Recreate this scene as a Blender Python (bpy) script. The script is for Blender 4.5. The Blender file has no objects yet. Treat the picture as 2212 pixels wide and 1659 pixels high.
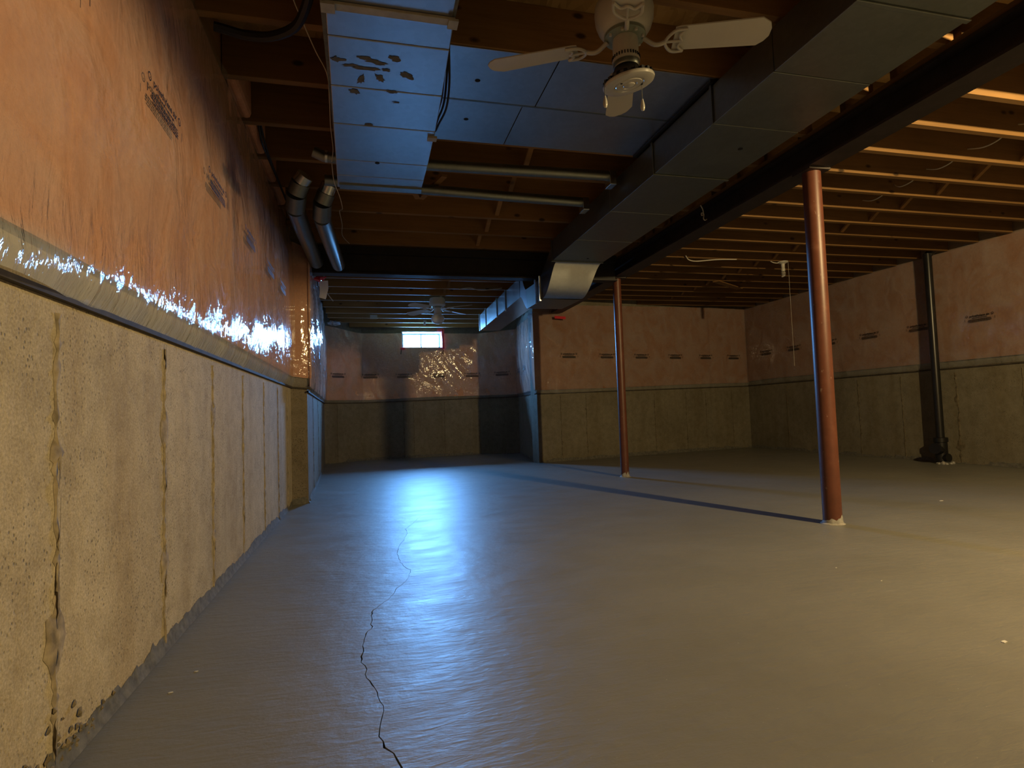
import bpy, math, random
import numpy as np
from mathutils import Vector, Matrix, noise

random.seed(7)
S = bpy.context.scene
C = S.collection
rad = math.radians

# ------------------------------------------------------------------ camera
CAM_H = 0.76
FPX = 1225.7
YAW, PITCH, ROLL = .24882, .05054, -.03418
cy, sy = math.cos(YAW), math.sin(YAW)
cp, sp = math.cos(PITCH), math.sin(PITCH)
cr, sr = math.cos(ROLL), math.sin(ROLL)
fw = Vector((sy * cp, cy * cp, sp))
r0 = Vector((cy, -sy, 0))
u0 = r0.cross(fw)
rt = cr * r0 + sr * u0
up = -sr * r0 + cr * u0
cam = bpy.data.cameras.new('camera')
cam.sensor_fit = 'HORIZONTAL'
cam.sensor_width = 36
cam.lens = 36 * FPX / 2212
cam.clip_start = 0.02
camo = bpy.data.objects.new('camera', cam)
C.objects.link(camo)
camo.matrix_world = Matrix(((rt.x, up.x, -fw.x, 0), (rt.y, up.y, -fw.y, 0), (rt.z, up.z, -fw.z, CAM_H), (0, 0, 0, 1)))
S.camera = camo

# ------------------------------------------------------------------ world, lights, exposure
w = bpy.data.worlds.new('overcast_sky')
S.world = w
w.use_nodes = True
bg = w.node_tree.nodes['Background']
bg.inputs[0].default_value = (0.145, 0.44, 1.0, 1)
wt = w.node_tree
tcw = wt.nodes.new('ShaderNodeTexCoord')
sxyz = wt.nodes.new('ShaderNodeSeparateXYZ')
wt.links.new(tcw.outputs['Generated'], sxyz.inputs[0])
ov = wt.nodes.new('ShaderNodeMapRange')          # overcast luminance (1 + 2 sin h) / 3
ov.inputs['From Min'].default_value, ov.inputs['From Max'].default_value = 0.0, 1.0
ov.inputs['To Min'].default_value, ov.inputs['To Max'].default_value = 1 / 3, 1.0
wt.links.new(sxyz.outputs['Z'], ov.inputs['Value'])
gr_ = wt.nodes.new('ShaderNodeMapRange')         # pale ground below the horizon
gr_.inputs['From Min'].default_value, gr_.inputs['From Max'].default_value = -.05, .05
gr_.inputs['To Min'].default_value, gr_.inputs['To Max'].default_value = .55, 1.0
wt.links.new(sxyz.outputs['Z'], gr_.inputs['Value'])
mu = wt.nodes.new('ShaderNodeMath')
mu.operation = 'MULTIPLY'
wt.links.new(ov.outputs[0], mu.inputs[0])
wt.links.new(gr_.outputs[0], mu.inputs[1])
mu2 = wt.nodes.new('ShaderNodeMath')
mu2.operation = 'MULTIPLY'
mu2.inputs[1].default_value = 1400.0
wt.links.new(mu.outputs[0], mu2.inputs[0])
wt.links.new(mu2.outputs[0], bg.inputs[1])

portal = bpy.data.lights.new('window_portal', 'AREA')
portal.shape = 'RECTANGLE'
portal.size, portal.size_y = 0.78, 0.36
portal.cycles.is_portal = True
po = bpy.data.objects.new('window_portal', portal)
C.objects.link(po)
po.location = (0.985, 10.78, 2.16)
po.rotation_euler = (rad(-90), 0, 0)

bulb = bpy.data.lights.new('ceiling_bulb', 'POINT')
bulb.energy = 390
bulb.color = (1.0, 0.735, 0.335)
bulb.shadow_soft_size = 0.035
bo = bpy.data.objects.new('ceiling_bulb', bulb)
C.objects.link(bo)
bo.location = (3.52, 0.656, 2.306)

S.view_settings.view_transform = 'Standard'
S.view_settings.look = 'None'
S.view_settings.exposure = 0.0
S.view_settings.gamma = 1.0
S.view_settings.use_curve_mapping = False
cyc = S.cycles
cyc.max_bounces = 6
cyc.diffuse_bounces = 3
cyc.glossy_bounces = 3
cyc.transmission_bounces = 4
cyc.transparent_max_bounces = 12
cyc.caustics_reflective = False
cyc.caustics_refractive = False
cyc.sample_clamp_indirect = 4.0
cyc.use_denoising = True


# ------------------------------------------------------------------ helpers
def children_world(parent):
    p = Vector((0, 0, 0))
    while parent is not None:
        p += parent.location
        parent = parent.parent
    return p


def tag(o, label=None, cat=None, group=None, kind=None):
    if label: o['label'] = label
    if cat: o['category'] = cat
    if group: o['group'] = group
    if kind: o['kind'] = kind
    return o


def thing(name, label, cat, loc=(0, 0, 0), group=None):
    o = bpy.data.objects.new(name, None)
    o.empty_display_size = 0.1
    C.objects.link(o)
    o.location = loc
    return tag(o, label, cat, group)


class MB:
    def __init__(self):
        self.v, self.f, self.uv = [], [], None

    def add(self, vs, fs):
        n = len(self.v)
        self.v += [tuple(v) for v in vs]
        self.f += [tuple(i + n for i in f) for f in fs]
        return self

    def box(self, a, b):
        (x0, y0, z0), (x1, y1, z1) = a, b
        vs = [(x, y, z) for z in (z0, z1) for y in (y0, y1) for x in (x0, x1)]
        return self.add(vs, [(0, 2, 3, 1), (4, 5, 7, 6), (0, 1, 5, 4), (2, 6, 7, 3), (0, 4, 6, 2), (1, 3, 7, 5)])

    def bar(self, p, q, w, h, upv=(0, 0, 1)):
        p, q = Vector(p), Vector(q)
        d = (q - p).normalized()
        u = Vector(upv)
        s = d.cross(u)
        if s.length < 1e-5: s = d.cross(Vector((1, 0, 0)))
        s.normalize()
        u = s.cross(d).normalized()
        vs = []
        for e in (p, q):
            for a, b in ((-1, -1), (1, -1), (1, 1), (-1, 1)):
                vs.append(e + s * a * w / 2 + u * b * h / 2)
        return self.add(vs, [(3, 2, 1, 0), (4, 5, 6, 7), (0, 1, 5, 4), (1, 2, 6, 5), (2, 3, 7, 6), (3, 0, 4, 7)])

    def prism(self, poly, z0, z1):
        n = len(poly)
        vs = [(x, y, z0) for x, y in poly] + [(x, y, z1) for x, y in poly]
        fs = [tuple(range(n))[::-1], tuple(range(n, 2 * n))]
        fs += [(i, (i + 1) % n, n + (i + 1) % n, n + i) for i in range(n)]
        return self.add(vs, fs)

    def tube(self, pts, r, n=10, cap=True):
        pts = [Vector(p) for p in pts]
        rs = r if isinstance(r, (list, tuple)) else [r] * len(pts)
        m = len(pts)
        t0 = (pts[1] - pts[0]).normalized()
        ref = Vector((0, 0, 1)) if abs(t0.z) < .9 else Vector((1, 0, 0))
        a = t0.cross(ref).normalized()
        vs = []
        for i, p in enumerate(pts):
            t = (pts[min(i + 1, m - 1)] - pts[max(i - 1, 0)]).normalized()
            a = (a - t * a.dot(t)).normalized()
            b = t.cross(a)
            for k in range(n):
                th = 2 * math.pi * k / n
                vs.append(p + (a * math.cos(th) + b * math.sin(th)) * rs[i])
        fs = []
        for i in range(m - 1):
            for k in range(n):
                fs.append((i * n + k, i * n + (k + 1) % n, (i + 1) * n + (k + 1) % n, (i + 1) * n + k))
        if cap:
            fs.append(tuple(range(n))[::-1])
            fs.append(tuple(range((m - 1) * n, m * n)))
        return self.add(vs, fs)

    def lathe(self, prof, c=(0, 0, 0), n=28, M=None):
        vs = []
        for r, z in prof:
            for k in range(n):
                th = 2 * math.pi * k / n
                v = Vector((r * math.cos(th), r * math.sin(th), z))
                if M: v = M @ v
                vs.append(v + Vector(c))
        fs = []
        for i in range(len(prof) - 1):
            for k in range(n):
                fs.append((i * n + k, i * n + (k + 1) % n, (i + 1) * n + (k + 1) % n, (i + 1) * n + k))
        fs.append(tuple(range(n))[::-1])
        m = len(prof)
        fs.append(tuple(range((m - 1) * n, m * n)))
        return self.add(vs, fs)

    def build(self, name, mat, parent=None, smooth=False, bevel=0, loc=None, kind=None):
        me = bpy.data.meshes.new(name)
        off = children_world(parent) if parent else Vector((0, 0, 0))
        if loc is not None:
            off = off * 0 + Vector(loc)
        me.from_pydata([tuple(Vector(v) - off) for v in self.v], [], self.f)
        if self.uv is not None:
            l = me.uv_layers.new(name='uv')
            idx = np.zeros(len(me.loops), dtype=np.int32)
            me.loops.foreach_get('vertex_index', idx)
            l.data.foreach_set('uv', np.asarray(self.uv, dtype=np.float32)[idx].ravel())
        me.materials.append(mat)
        me.validate()
        me.update()
        if smooth:
            me.polygons.foreach_set('use_smooth', [True] * len(me.polygons))
            me.set_sharp_from_angle(angle=rad(38))
        o = bpy.data.objects.new(name, me)
        C.objects.link(o)
        if parent: o.parent = parent
        if loc is not None:
            o.location = Vector(loc) - (children_world(parent) if parent else Vector((0, 0, 0)))
        if bevel:
            b = o.modifiers.new('bevel', 'BEVEL')
            b.width = bevel
            b.segments = 2
            b.limit_method = 'ANGLE'
        if kind: o['kind'] = kind
        return o


# ------------------------------------------------------------------ materials
def mat(name):
    m = bpy.data.materials.new(name)
    m.use_nodes = True
    nt = m.node_tree
    return m, nt, nt.nodes['Principled BSDF']


def node(nt, t, **kw):
    n = nt.nodes.new(t)
    for k, v in kw.items():
        if k.startswith('i_'):
            n.inputs[k[2:].replace('_', ' ')].default_value = v
        else:
            setattr(n, k, v)
    return n


def ramp(nt, src, stops, interp='LINEAR'):
    r = nt.nodes.new('ShaderNodeValToRGB')
    r.color_ramp.interpolation = interp
    e = r.color_ramp.elements
    while len(e) < len(stops): e.new(0.5)
    for x, (p, c) in zip(e, stops):
        x.position = p
        x.color = c if len(c) == 4 else (*c, 1)
    nt.links.new(src, r.inputs[0])
    return r.outputs[0]


def mixc(nt, fac, a, b, mode='MIX'):
    m = nt.nodes.new('ShaderNodeMix')
    m.data_type = 'RGBA'
    m.blend_type = mode
    for sock, v in ((m.inputs[0], fac), (m.inputs[6], a), (m.inputs[7], b)):
        if hasattr(v, 'links'):
            nt.links.new(v, sock)
        else:
            sock.default_value = v if not isinstance(v, tuple) or len(v) == 4 else (*v, 1)
    return m.outputs[2]


def coords(nt, scale=(1, 1, 1), rot=(0, 0, 0), kind='Object', loc=(0, 0, 0)):
    tc = nt.nodes.new('ShaderNodeTexCoord')
    mp = nt.nodes.new('ShaderNodeMapping')
    mp.inputs['Scale'].default_value = scale
    mp.inputs['Rotation'].default_value = rot
    mp.inputs['Location'].default_value = loc
    nt.links.new(tc.outputs[kind], mp.inputs[0])
    return mp.outputs[0]


def noise_tex(nt, vec, scale, detail=4, rough=.55, dist=0):
    n = node(nt, 'ShaderNodeTexNoise', i_Scale=scale, i_Detail=detail, i_Roughness=rough, i_Distortion=dist)
    if vec is not None: nt.links.new(vec, n.inputs['Vector'])
    return n.outputs['Fac']


def bump(nt, h, strength, dist, normal=None):
    b = node(nt, 'ShaderNodeBump', i_Strength=strength, i_Distance=dist)
    nt.links.new(h, b.inputs['Height'])
    if normal is not None: nt.links.new(normal, b.inputs['Normal'])
    return b.outputs[0]


def plain(name, col, rough=.6, metal=0.0, nscale=0, namt=.15, bumpd=0.0, spec=.5):
    m, nt, p = mat(name)
    p.inputs['Roughness'].default_value = rough
    p.inputs['Metallic'].default_value = metal
    p.inputs['Specular IOR Level'].default_value = spec
    if nscale:
        n = noise_tex(nt, coords(nt), nscale)
        c = ramp(nt, n, [(.3, tuple(x * (1 - namt) for x in col)), (.7, tuple(min(1, x * (1 + namt)) for x in col))])
        nt.links.new(c, p.inputs['Base Color'])
        if bumpd: nt.links.new(bump(nt, n, .5, bumpd), p.inputs['Normal'])
    else:
        p.inputs['Base Color'].default_value = (*col, 1)
    return m


M = {}


def mk_concrete(name, col, pits=1.0):
    m, nt, p = mat(name)
    co = coords(nt)
    big = noise_tex(nt, co, 1.6, 5, .6)
    mid = noise_tex(nt, co, 14, 5, .65)
    fine = noise_tex(nt, co, 160, 3, .7)
    c1 = ramp(nt, big, [(.3, tuple(x * .86 for x in col)), (.7, tuple(x * 1.1 for x in col))])
    c2 = ramp(nt, mid, [(.25, (.78, .75, .70)), (.6, (1.04, 1.03, 1.02))])
    c = mixc(nt, 1.0, c1, c2, 'MULTIPLY')
    # drips and stains running down the wall
    st = noise_tex(nt, coords(nt, (5, 5, .5)), 1.0, 4, .6)
    c3 = ramp(nt, st, [(.32, (.80, .74, .64)), (.55, (1, 1, 1))])
    c = mixc(nt, .7, c, c3, 'MULTIPLY')
    vo = node(nt, 'ShaderNodeTexVoronoi', i_Scale=85.0)
    nt.links.new(coords(nt, (1, 1, .75)), vo.inputs['Vector'])
    msk = noise_tex(nt, co, 5, 3, .6)
    pit = ramp(nt, vo.outputs['Distance'], [(.12, (1, 1, 1)), (.27, (0, 0, 0))])
    pm = ramp(nt, msk, [(.42, (0, 0, 0)), (.58, (1, 1, 1))])
    pit = mixc(nt, 1.0, pit, pm, 'MULTIPLY')
    c = mixc(nt, pit, c, tuple(x * .45 for x in col))
    gr = ramp(nt, fine, [(.3, (.70, .69, .67)), (.7, (1.16, 1.16, 1.16))])
    c = mixc(nt, 1.0, c, gr, 'MULTIPLY')
    nt.links.new(c, p.inputs['Base Color'])
    p.inputs['Roughness'].default_value = .88
    p.inputs['Specular IOR Level'].default_value = .25
    inv = ramp(nt, pit, [(0, (1, 1, 1)), (1, (0, 0, 0))])
    n1 = bump(nt, inv, .5 * pits, .006)
    n2 = bump(nt, fine, .35, .003, n1)
    n3 = bump(nt, mid, .5, .008, n2)
    nt.links.new(n3, p.inputs['Normal'])
    return m


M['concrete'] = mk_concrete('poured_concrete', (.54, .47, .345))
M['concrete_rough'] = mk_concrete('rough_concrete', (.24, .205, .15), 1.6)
M['concrete_shaded'] = mk_concrete('poured_concrete_shaded', (.25, .23, .18))  # same concrete, weaker light on alcove, back and right walls painted into it
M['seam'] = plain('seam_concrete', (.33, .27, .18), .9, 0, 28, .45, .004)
M['seam_shaded'] = plain('shaded_seam_concrete', (.15, .125, .085), .9, 0, 28, .4, .004)  # seam colour darkened along with the light falloff painted into those walls
M['stain'] = plain('seam_scar', (.20, .16, .10), .9, 0, 60, .4, .006)


def mk_floor():
    m, nt, p = mat('grey_floor_paint')
    co = coords(nt)
    big = noise_tex(nt, co, 1.1, 5, .6)
    c1 = ramp(nt, big, [(.3, (.200, .198, .180)), (.7, (.245, .242, .222))])
    worn = noise_tex(nt, coords(nt, (1, 1.6, 1)), 3.2, 6, .68)
    wm = ramp(nt, worn, [(.66, (0, 0, 0)), (.76, (.55, .55, .55))])
    c = mixc(nt, wm, c1, (.36, .355, .34))
    sp_ = noise_tex(nt, co, 95, 2, .5)
    sm = ramp(nt, sp_, [(.74, (0, 0, 0)), (.77, (.8, .8, .8))])
    c = mixc(nt, sm, c, (.42, .41, .38))
    nt.links.new(c, p.inputs['Base Color'])
    rr = ramp(nt, worn, [(.3, (.36, .36, .36)), (.7, (.50, .50, .50))])
    nt.links.new(rr, p.inputs['Roughness'])
    p.inputs['Specular IOR Level'].default_value = .5
    warp = node(nt, 'ShaderNodeTexNoise', i_Scale=.7, i_Detail=2)
    va = node(nt, 'ShaderNodeVectorMath', operation='MULTIPLY_ADD')
    nt.links.new(warp.outputs['Color'], va.inputs[0])
    va.inputs[1].default_value = (.9, .9, 0)
    nt.links.new(co, va.inputs[2])
    mp = node(nt, 'ShaderNodeMapping')
    mp.inputs['Scale'].default_value = (6, 21, 1)
    mp.inputs['Rotation'].default_value = (0, 0, .22)
    nt.links.new(va.outputs[0], mp.inputs[0])
    tr = noise_tex(nt, mp.outputs[0], 1.6, 5, .62, .4)
    tr2 = noise_tex(nt, co, 5, 4, .6)
    fine = noise_tex(nt, co, 130, 2, .6)
    n1 = bump(nt, tr, .30, .010)
    n2 = bump(nt, tr2, .35, .012, n1)
    n3 = bump(nt, fine, .18, .002, n2)
    nt.links.new(n3, p.inputs['Normal'])
    return m


M['floor'] = mk_floor()
M['lap'] = plain('lapped_grey_paint', (.14, .135, .12), .8, 0, 35, .35, .004)
M['crack'] = plain('crack_dirt', (.012, .011, .010), .95)


def mk_wood(name, col, axis='X', knots=True):
    m, nt, p = mat(name)
    sc = {'X': (.5, 9, 9), 'Y': (9, .5, 9)}[axis]
    # random offset per object so planks differ
    oi = node(nt, 'ShaderNodeObjectInfo')
    tc = node(nt, 'ShaderNodeTexCoord')
    va = node(nt, 'ShaderNodeVectorMath', operation='MULTIPLY_ADD')
    cmb = node(nt, 'ShaderNodeCombineXYZ')
    for i in range(3): nt.links.new(oi.outputs['Random'], cmb.inputs[i])
    nt.links.new(cmb.outputs[0], va.inputs[0])
    va.inputs[1].default_value = (13, 7, 5)
    nt.links.new(tc.outputs['Object'], va.inputs[2])
    mp = node(nt, 'ShaderNodeMapping')
    mp.inputs['Scale'].default_value = sc
    nt.links.new(va.outputs[0], mp.inputs[0])
    g = noise_tex(nt, mp.outputs[0], 2.2, 6, .65, .8)
    c = ramp(nt, g, [(.25, tuple(x * .72 for x in col)), (.5, col), (.75, tuple(min(1, x * 1.18) for x in col))])
    blot = noise_tex(nt, va.outputs[0], 1.3, 3)
    c = mixc(nt, .6, c, ramp(nt, blot, [(.3, (.7, .66, .6)), (.7, (1.12, 1.12, 1.12))]), 'MULTIPLY')
    if knots:
        vo = node(nt, 'ShaderNodeTexVoronoi', i_Scale=4.6)
        mp2 = node(nt, 'ShaderNodeMapping')
        mp2.inputs['Scale'].default_value = {'X': (.85, 1, 1.6), 'Y': (1, .85, 1.6)}[axis]
        nt.links.new(va.outputs[0], mp2.inputs[0])
        nt.links.new(mp2.outputs[0], vo.inputs['Vector'])
        k = ramp(nt, vo.outputs['Distance'], [(.07, (1, 1, 1)), (.14, (0, 0, 0))])
        c = mixc(nt, k, c, tuple(x * .22 for x in col))
    var = ramp(nt, oi.outputs['Random'], [(0, (.80, .78, .74)), (1, (1.1, 1.1, 1.1))])
    c = mixc(nt, 1.0, c, var, 'MULTIPLY')
    nt.links.new(c, p.inputs['Base Color'])
    p.inputs['Roughness'].default_value = .7
    p.inputs['Specular IOR Level'].default_value = .3
    nt.links.new(bump(nt, g, .25, .003), p.inputs['Normal'])
    return m


M['joist'] = mk_wood('spruce_joist', (.32, .175, .065))
M['joist_shaded'] = mk_wood('shaded_spruce_joist', (.215, .118, .043))  # same spruce, darkened so less bounced light shows on the right side
M['wood_y'] = mk_wood('spruce_plank', (.30, .165, .06), 'Y', False)


def mk_osb():
    m, nt, p = mat('osb_subfloor')
    vo = node(nt, 'ShaderNodeTexVoronoi', i_Scale=26.0)
    nt.links.new(coords(nt, (1, .45, 1)), vo.inputs['Vector'])
    c = ramp(nt, vo.outputs['Color'], [(0, (.28, .165, .06)), (.5, (.42, .26, .10)), (1, (.5, .33, .15))])
    n = noise_tex(nt, coords(nt), 2, 4)
    c = mixc(nt, .5, c, ramp(nt, n, [(.3, (.6, .6, .6)), (.7, (1.1, 1.1, 1.1))]), 'MULTIPLY')
    nt.links.new(c, p.inputs['Base Color'])
    p.inputs['Roughness'].default_value = .8
    return m


M['osb'] = mk_osb()


def mk_batt(name='pink_fibreglass', k=1.0):
    m, nt, p = mat(name)
    co = coords(nt)
    n = noise_tex(nt, co, 3.5, 6, .7)
    n2 = noise_tex(nt, co, 38, 4, .7)
    c = ramp(nt, n, [(.28, (.76 * k, .36 * k, .20 * k)), (.5, (.85 * k, .43 * k, .26 * k)), (.72, (.90 * k, .51 * k, .34 * k))])
    c = mixc(nt, .5, c, ramp(nt, n2, [(.3, (.78, .74, .7)), (.7, (1.08, 1.08, 1.08))]), 'MULTIPLY')
    nt.links.new(c, p.inputs['Base Color'])
    p.inputs['Roughness'].default_value = 1
    p.inputs['Specular IOR Level'].default_value = 0
    nt.links.new(bump(nt, n2, .5, .01), p.inputs['Normal'])
    return m


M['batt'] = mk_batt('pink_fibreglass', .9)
M['batt_shaded'] = mk_batt('shaded_pink_fibreglass', .42)  # same batts, light falloff toward back and right walls put into the colour


def thin_fresnel(nt):
    """same reflectance from both sides of a thin film (no total reflection from behind)"""
    g = nt.nodes.new('ShaderNodeNewGeometry')
    mr = node(nt, 'ShaderNodeMapRange')
    mr.inputs['To Min'].default_value = 1.5
    mr.inputs['To Max'].default_value = 1 / 1.5
    nt.links.new(g.outputs['Backfacing'], mr.inputs['Value'])
    fr = nt.nodes.new('ShaderNodeFresnel')
    nt.links.new(mr.outputs[0], fr.inputs['IOR'])
    return fr


def mk_poly(name, sx=15, sz=2.2, tilt=0.0, amt=1.0, haze=.13, rough=.07, crinkle=1.0, hemk=0.0):
    m, nt, p = mat(name)
    nt.nodes.remove(p)
    out = nt.nodes['Material Output']
    uvw = coords(nt, (sx, sz, 1), (0, 0, tilt), 'UV')
    w1 = noise_tex(nt, uvw, 1.0, 5, .6, .9)
    uv2 = coords(nt, (3.5, 2.5, 1), (0, 0, tilt * 1.5), 'UV')
    w2 = noise_tex(nt, uv2, 1.4, 3, .55, 1.2)
    uv3 = coords(nt, (1, 1, 1), (0, 0, 0), 'UV')
    w3 = noise_tex(nt, uv3, 55, 3, .6)
    tcv = nt.nodes.new('ShaderNodeTexCoord')
    sv = nt.nodes.new('ShaderNodeSeparateXYZ')
    nt.links.new(tcv.outputs['UV'], sv.inputs[0])
    lo = node(nt, 'ShaderNodeMapRange', interpolation_type='SMOOTHSTEP')
    lo.inputs['From Min'].default_value = .38
    lo.inputs['From Max'].default_value = .08
    nt.links.new(sv.outputs['Y'], lo.inputs['Value'])
    st1 = node(nt, 'ShaderNodeMath', operation='MULTIPLY_ADD')
    st1.inputs[1].default_value = .3 * amt
    st1.inputs[2].default_value = .08 * amt
    nt.links.new(lo.outputs[0], st1.inputs[0])
    n1 = bump(nt, w2, .55 * amt, .035)
    n2 = bump(nt, w1, .55 * amt, .022, n1)
    nt.links.new(st1.outputs[0], n2.node.inputs['Strength'])
    uv4 = coords(nt, (24, 7, 1), (0, 0, tilt + .25), 'UV')
    w4 = noise_tex(nt, uv4, 1.0, 4, .6, .6)
    st2 = node(nt, 'ShaderNodeMath', operation='MULTIPLY_ADD')
    st2.inputs[1].default_value = .65 * crinkle
    st2.inputs[2].default_value = .04
    nt.links.new(lo.outputs[0], st2.inputs[0])
    n2 = bump(nt, w4, .5, .016, n2)
    nt.links.new(st2.outputs[0], n2.node.inputs['Strength'])
    n3 = bump(nt, w3, .08, .004, n2)
    gl = node(nt, 'ShaderNodeBsdfAnisotropic', i_Roughness=rough)
    gl.inputs['Color'].default_value = (1, 1, 1, 1)
    nt.links.new(n3, gl.inputs['Normal'])
    tr = node(nt, 'ShaderNodeBsdfTransparent')
    tr.inputs[0].default_value = (.98, .98, .98, 1)
    df = node(nt, 'ShaderNodeBsdfDiffuse')
    df.inputs[0].default_value = (.70, .72, .76, 1)
    hz = ramp(nt, w2, [(.3, (haze * .45,) * 3), (.75, (haze * 1.6,) * 3)])
    hem = node(nt, 'ShaderNodeMapRange', interpolation_type='SMOOTHSTEP')
    hem.inputs['From Min'].default_value = .115
    hem.inputs['From Max'].default_value = .06
    hem.inputs['To Max'].default_value = haze * hemk
    nt.links.new(sv.outputs['Y'], hem.inputs['Value'])
    add = node(nt, 'ShaderNodeMath', operation='ADD')
    nt.links.new(hz, add.inputs[0])
    nt.links.new(hem.outputs[0], add.inputs[1])
    m1 = node(nt, 'ShaderNodeMixShader')
    nt.links.new(add.outputs[0], m1.inputs[0])
    nt.links.new(tr.outputs[0], m1.inputs[1])
    nt.links.new(df.outputs[0], m1.inputs[2])
    fr = thin_fresnel(nt)
    nt.links.new(n3, fr.inputs['Normal'])
    mul = node(nt, 'ShaderNodeMath', operation='MULTIPLY')
    mul.inputs[1].default_value = 1.1
    mul.use_clamp = True
    nt.links.new(fr.outputs[0], mul.inputs[0])
    m2 = node(nt, 'ShaderNodeMixShader')
    nt.links.new(mul.outputs[0], m2.inputs[0])
    nt.links.new(m1.outputs[0], m2.inputs[1])
    nt.links.new(gl.outputs[0], m2.inputs[2])
    nt.links.new(m2.outputs[0], out.inputs[0])
    return m


M['poly'] = mk_poly('clear_poly_sheet', 13, 1.3, 0.0, .5, .15)
M['poly_left'] = mk_poly('clear_poly_sheet_hemmed', 13, 1.3, 0.0, .5, .15, hemk=2.2)
M['poly_diag'] = mk_poly('clear_poly_sheet_creased', 10, 3.0, .5, .8, .2)
M['poly_white'] = mk_poly('crumpled_poly', 14, 8, .3, 1.3, .5, .15)
M['print'] = plain('black_print', (.012, .010, .010), .6)


def mk_galv(name, rough=.34, stains=False, col=(.50, .53, .56), dull=0.0):
    m, nt, p = mat(name)
    co = coords(nt)
    vo = node(nt, 'ShaderNodeTexVoronoi', i_Scale=38.0)
    nt.links.new(co, vo.inputs['Vector'])
    n = noise_tex(nt, co, 4, 4, .6)
    c = ramp(nt, vo.outputs['Color'], [(.2, tuple(x * .96 for x in col)), (.8, tuple(x * 1.03 for x in col))])
    c = mixc(nt, .5, c, ramp(nt, n, [(.3, (.85, .85, .85)), (.7, (1.08, 1.08, 1.08))]), 'MULTIPLY')
    met = 1.0 - dull
    p.inputs['Metallic'].default_value = met
    rr = ramp(nt, n, [(.3, (rough - .02,) * 3), (.7, (rough + .03,) * 3)])
    nt.links.new(c, p.inputs['Base Color'])
    nt.links.new(rr, p.inputs['Roughness'])
    nt.links.new(bump(nt, noise_tex(nt, co, 1.6, 1, .4), .06, .02), p.inputs['Normal'])
    return m


M['galv'] = mk_galv('galvanised_steel', .30)
M['galv_dull'] = mk_galv('galvanised_steel_dull', .42, False, (.25, .27, .25))
M['galv_bright'] = mk_galv('galvanised_steel_bright', .24, False, (.62, .66, .66))
M['galv_well'] = plain('weathered_steel', (.60, .61, .61), .6, .0, 9, .15)
M['gravel'] = plain('gravel', (.40, .39, .37), .95, 0, 60, .4, .02)
M['smear'] = plain('duct_sealant_smear', (.10, .105, .11), .75, 0, 30, .35)
M['hole'] = plain('dark_hole', (.008, .008, .008), .9)
M['seal_tape'] = plain('grey_duct_cleat', (.36, .35, .30), .55, .3, 20, .15)
M['steel'] = plain('dark_primed_steel', (.030, .020, .018), .55, 0, 8, .35, .002)
M['steel_black'] = plain('black_steel', (.014, .012, .012), .6, 0, 10, .35, .002)


def mk_redpaint():
    m, nt, p = mat('red_oxide_paint')
    co = coords(nt)
    n = noise_tex(nt, co, 9, 5, .65)
    c = ramp(nt, n, [(.3, (.105, .034, .020)), (.6, (.14, .046, .027)), (.75, (.19, .078, .05))])
    ch = noise_tex(nt, coords(nt, (1, 1, .5)), 28, 4, .7)
    mk = ramp(nt, ch, [(.66, (0, 0, 0)), (.72, (.8, .8, .8))])
    c = mixc(nt, mk, c, (.42, .30, .24))
    nt.links.new(c, p.inputs['Base Color'])
    p.inputs['Roughness'].default_value = .42
    nt.links.new(bump(nt, n, .2, .003), p.inputs['Normal'])
    return m


M['red'] = mk_redpaint()
M['footing'] = plain('grey_paint_splash', (.36, .35, .33), .7, 0, 40, .3, .004)
M['white'] = plain('white_enamel', (.52, .50, .45), .35, 0, 6, .06)
M['white_bright'] = plain('bright_white_enamel', (.80, .80, .76), .4, 0, 6, .05)
M['blade'] = plain('white_blade', (.56, .535, .475), .5, 0, 5, .06)
M['glass_white'] = plain('white_glass', (.50, .48, .44), .22, 0, 9, .06)
M['green_metal'] = plain('motor_plate', (.30, .34, .28), .5, .4, 14, .2)
M['black'] = plain('black_plastic', (.012, .012, .013), .32, 0, 9, .3)
M['cable_black'] = plain('black_cable', (.012, .010, .010), .5)
M['cable_white'] = plain('white_cable', (.62, .57, .48), .5)
M['paper'] = plain('white_paper', (.85, .85, .85), .8)
M['tape_red'] = plain('red_tape', (.65, .03, .05), .35)
M['vinyl'] = plain('white_vinyl', (.82, .82, .84), .35)
M['fleck'] = plain('paint_fleck', (.75, .73, .66), .7)
M['cardboard'] = plain('tag_card', (.55, .54, .50), .8)
m_, nt_, p_ = mat('window_glass')
nt_.nodes.remove(p_)
gl_ = node(nt_, 'ShaderNodeBsdfAnisotropic', i_Roughness=.02)
tr_ = node(nt_, 'ShaderNodeBsdfTransparent')
mx_ = node(nt_, 'ShaderNodeMixShader')
fr_ = thin_fresnel(nt_)
nt_.links.new(fr_.outputs[0], mx_.inputs[0])
nt_.links.new(tr_.outputs[0], mx_.inputs[1])
nt_.links.new(gl_.outputs[0], mx_.inputs[2])
nt_.links.new(mx_.outputs[0], nt_.nodes['Material Output'].inputs[0])
M['glass'] = m_

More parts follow.
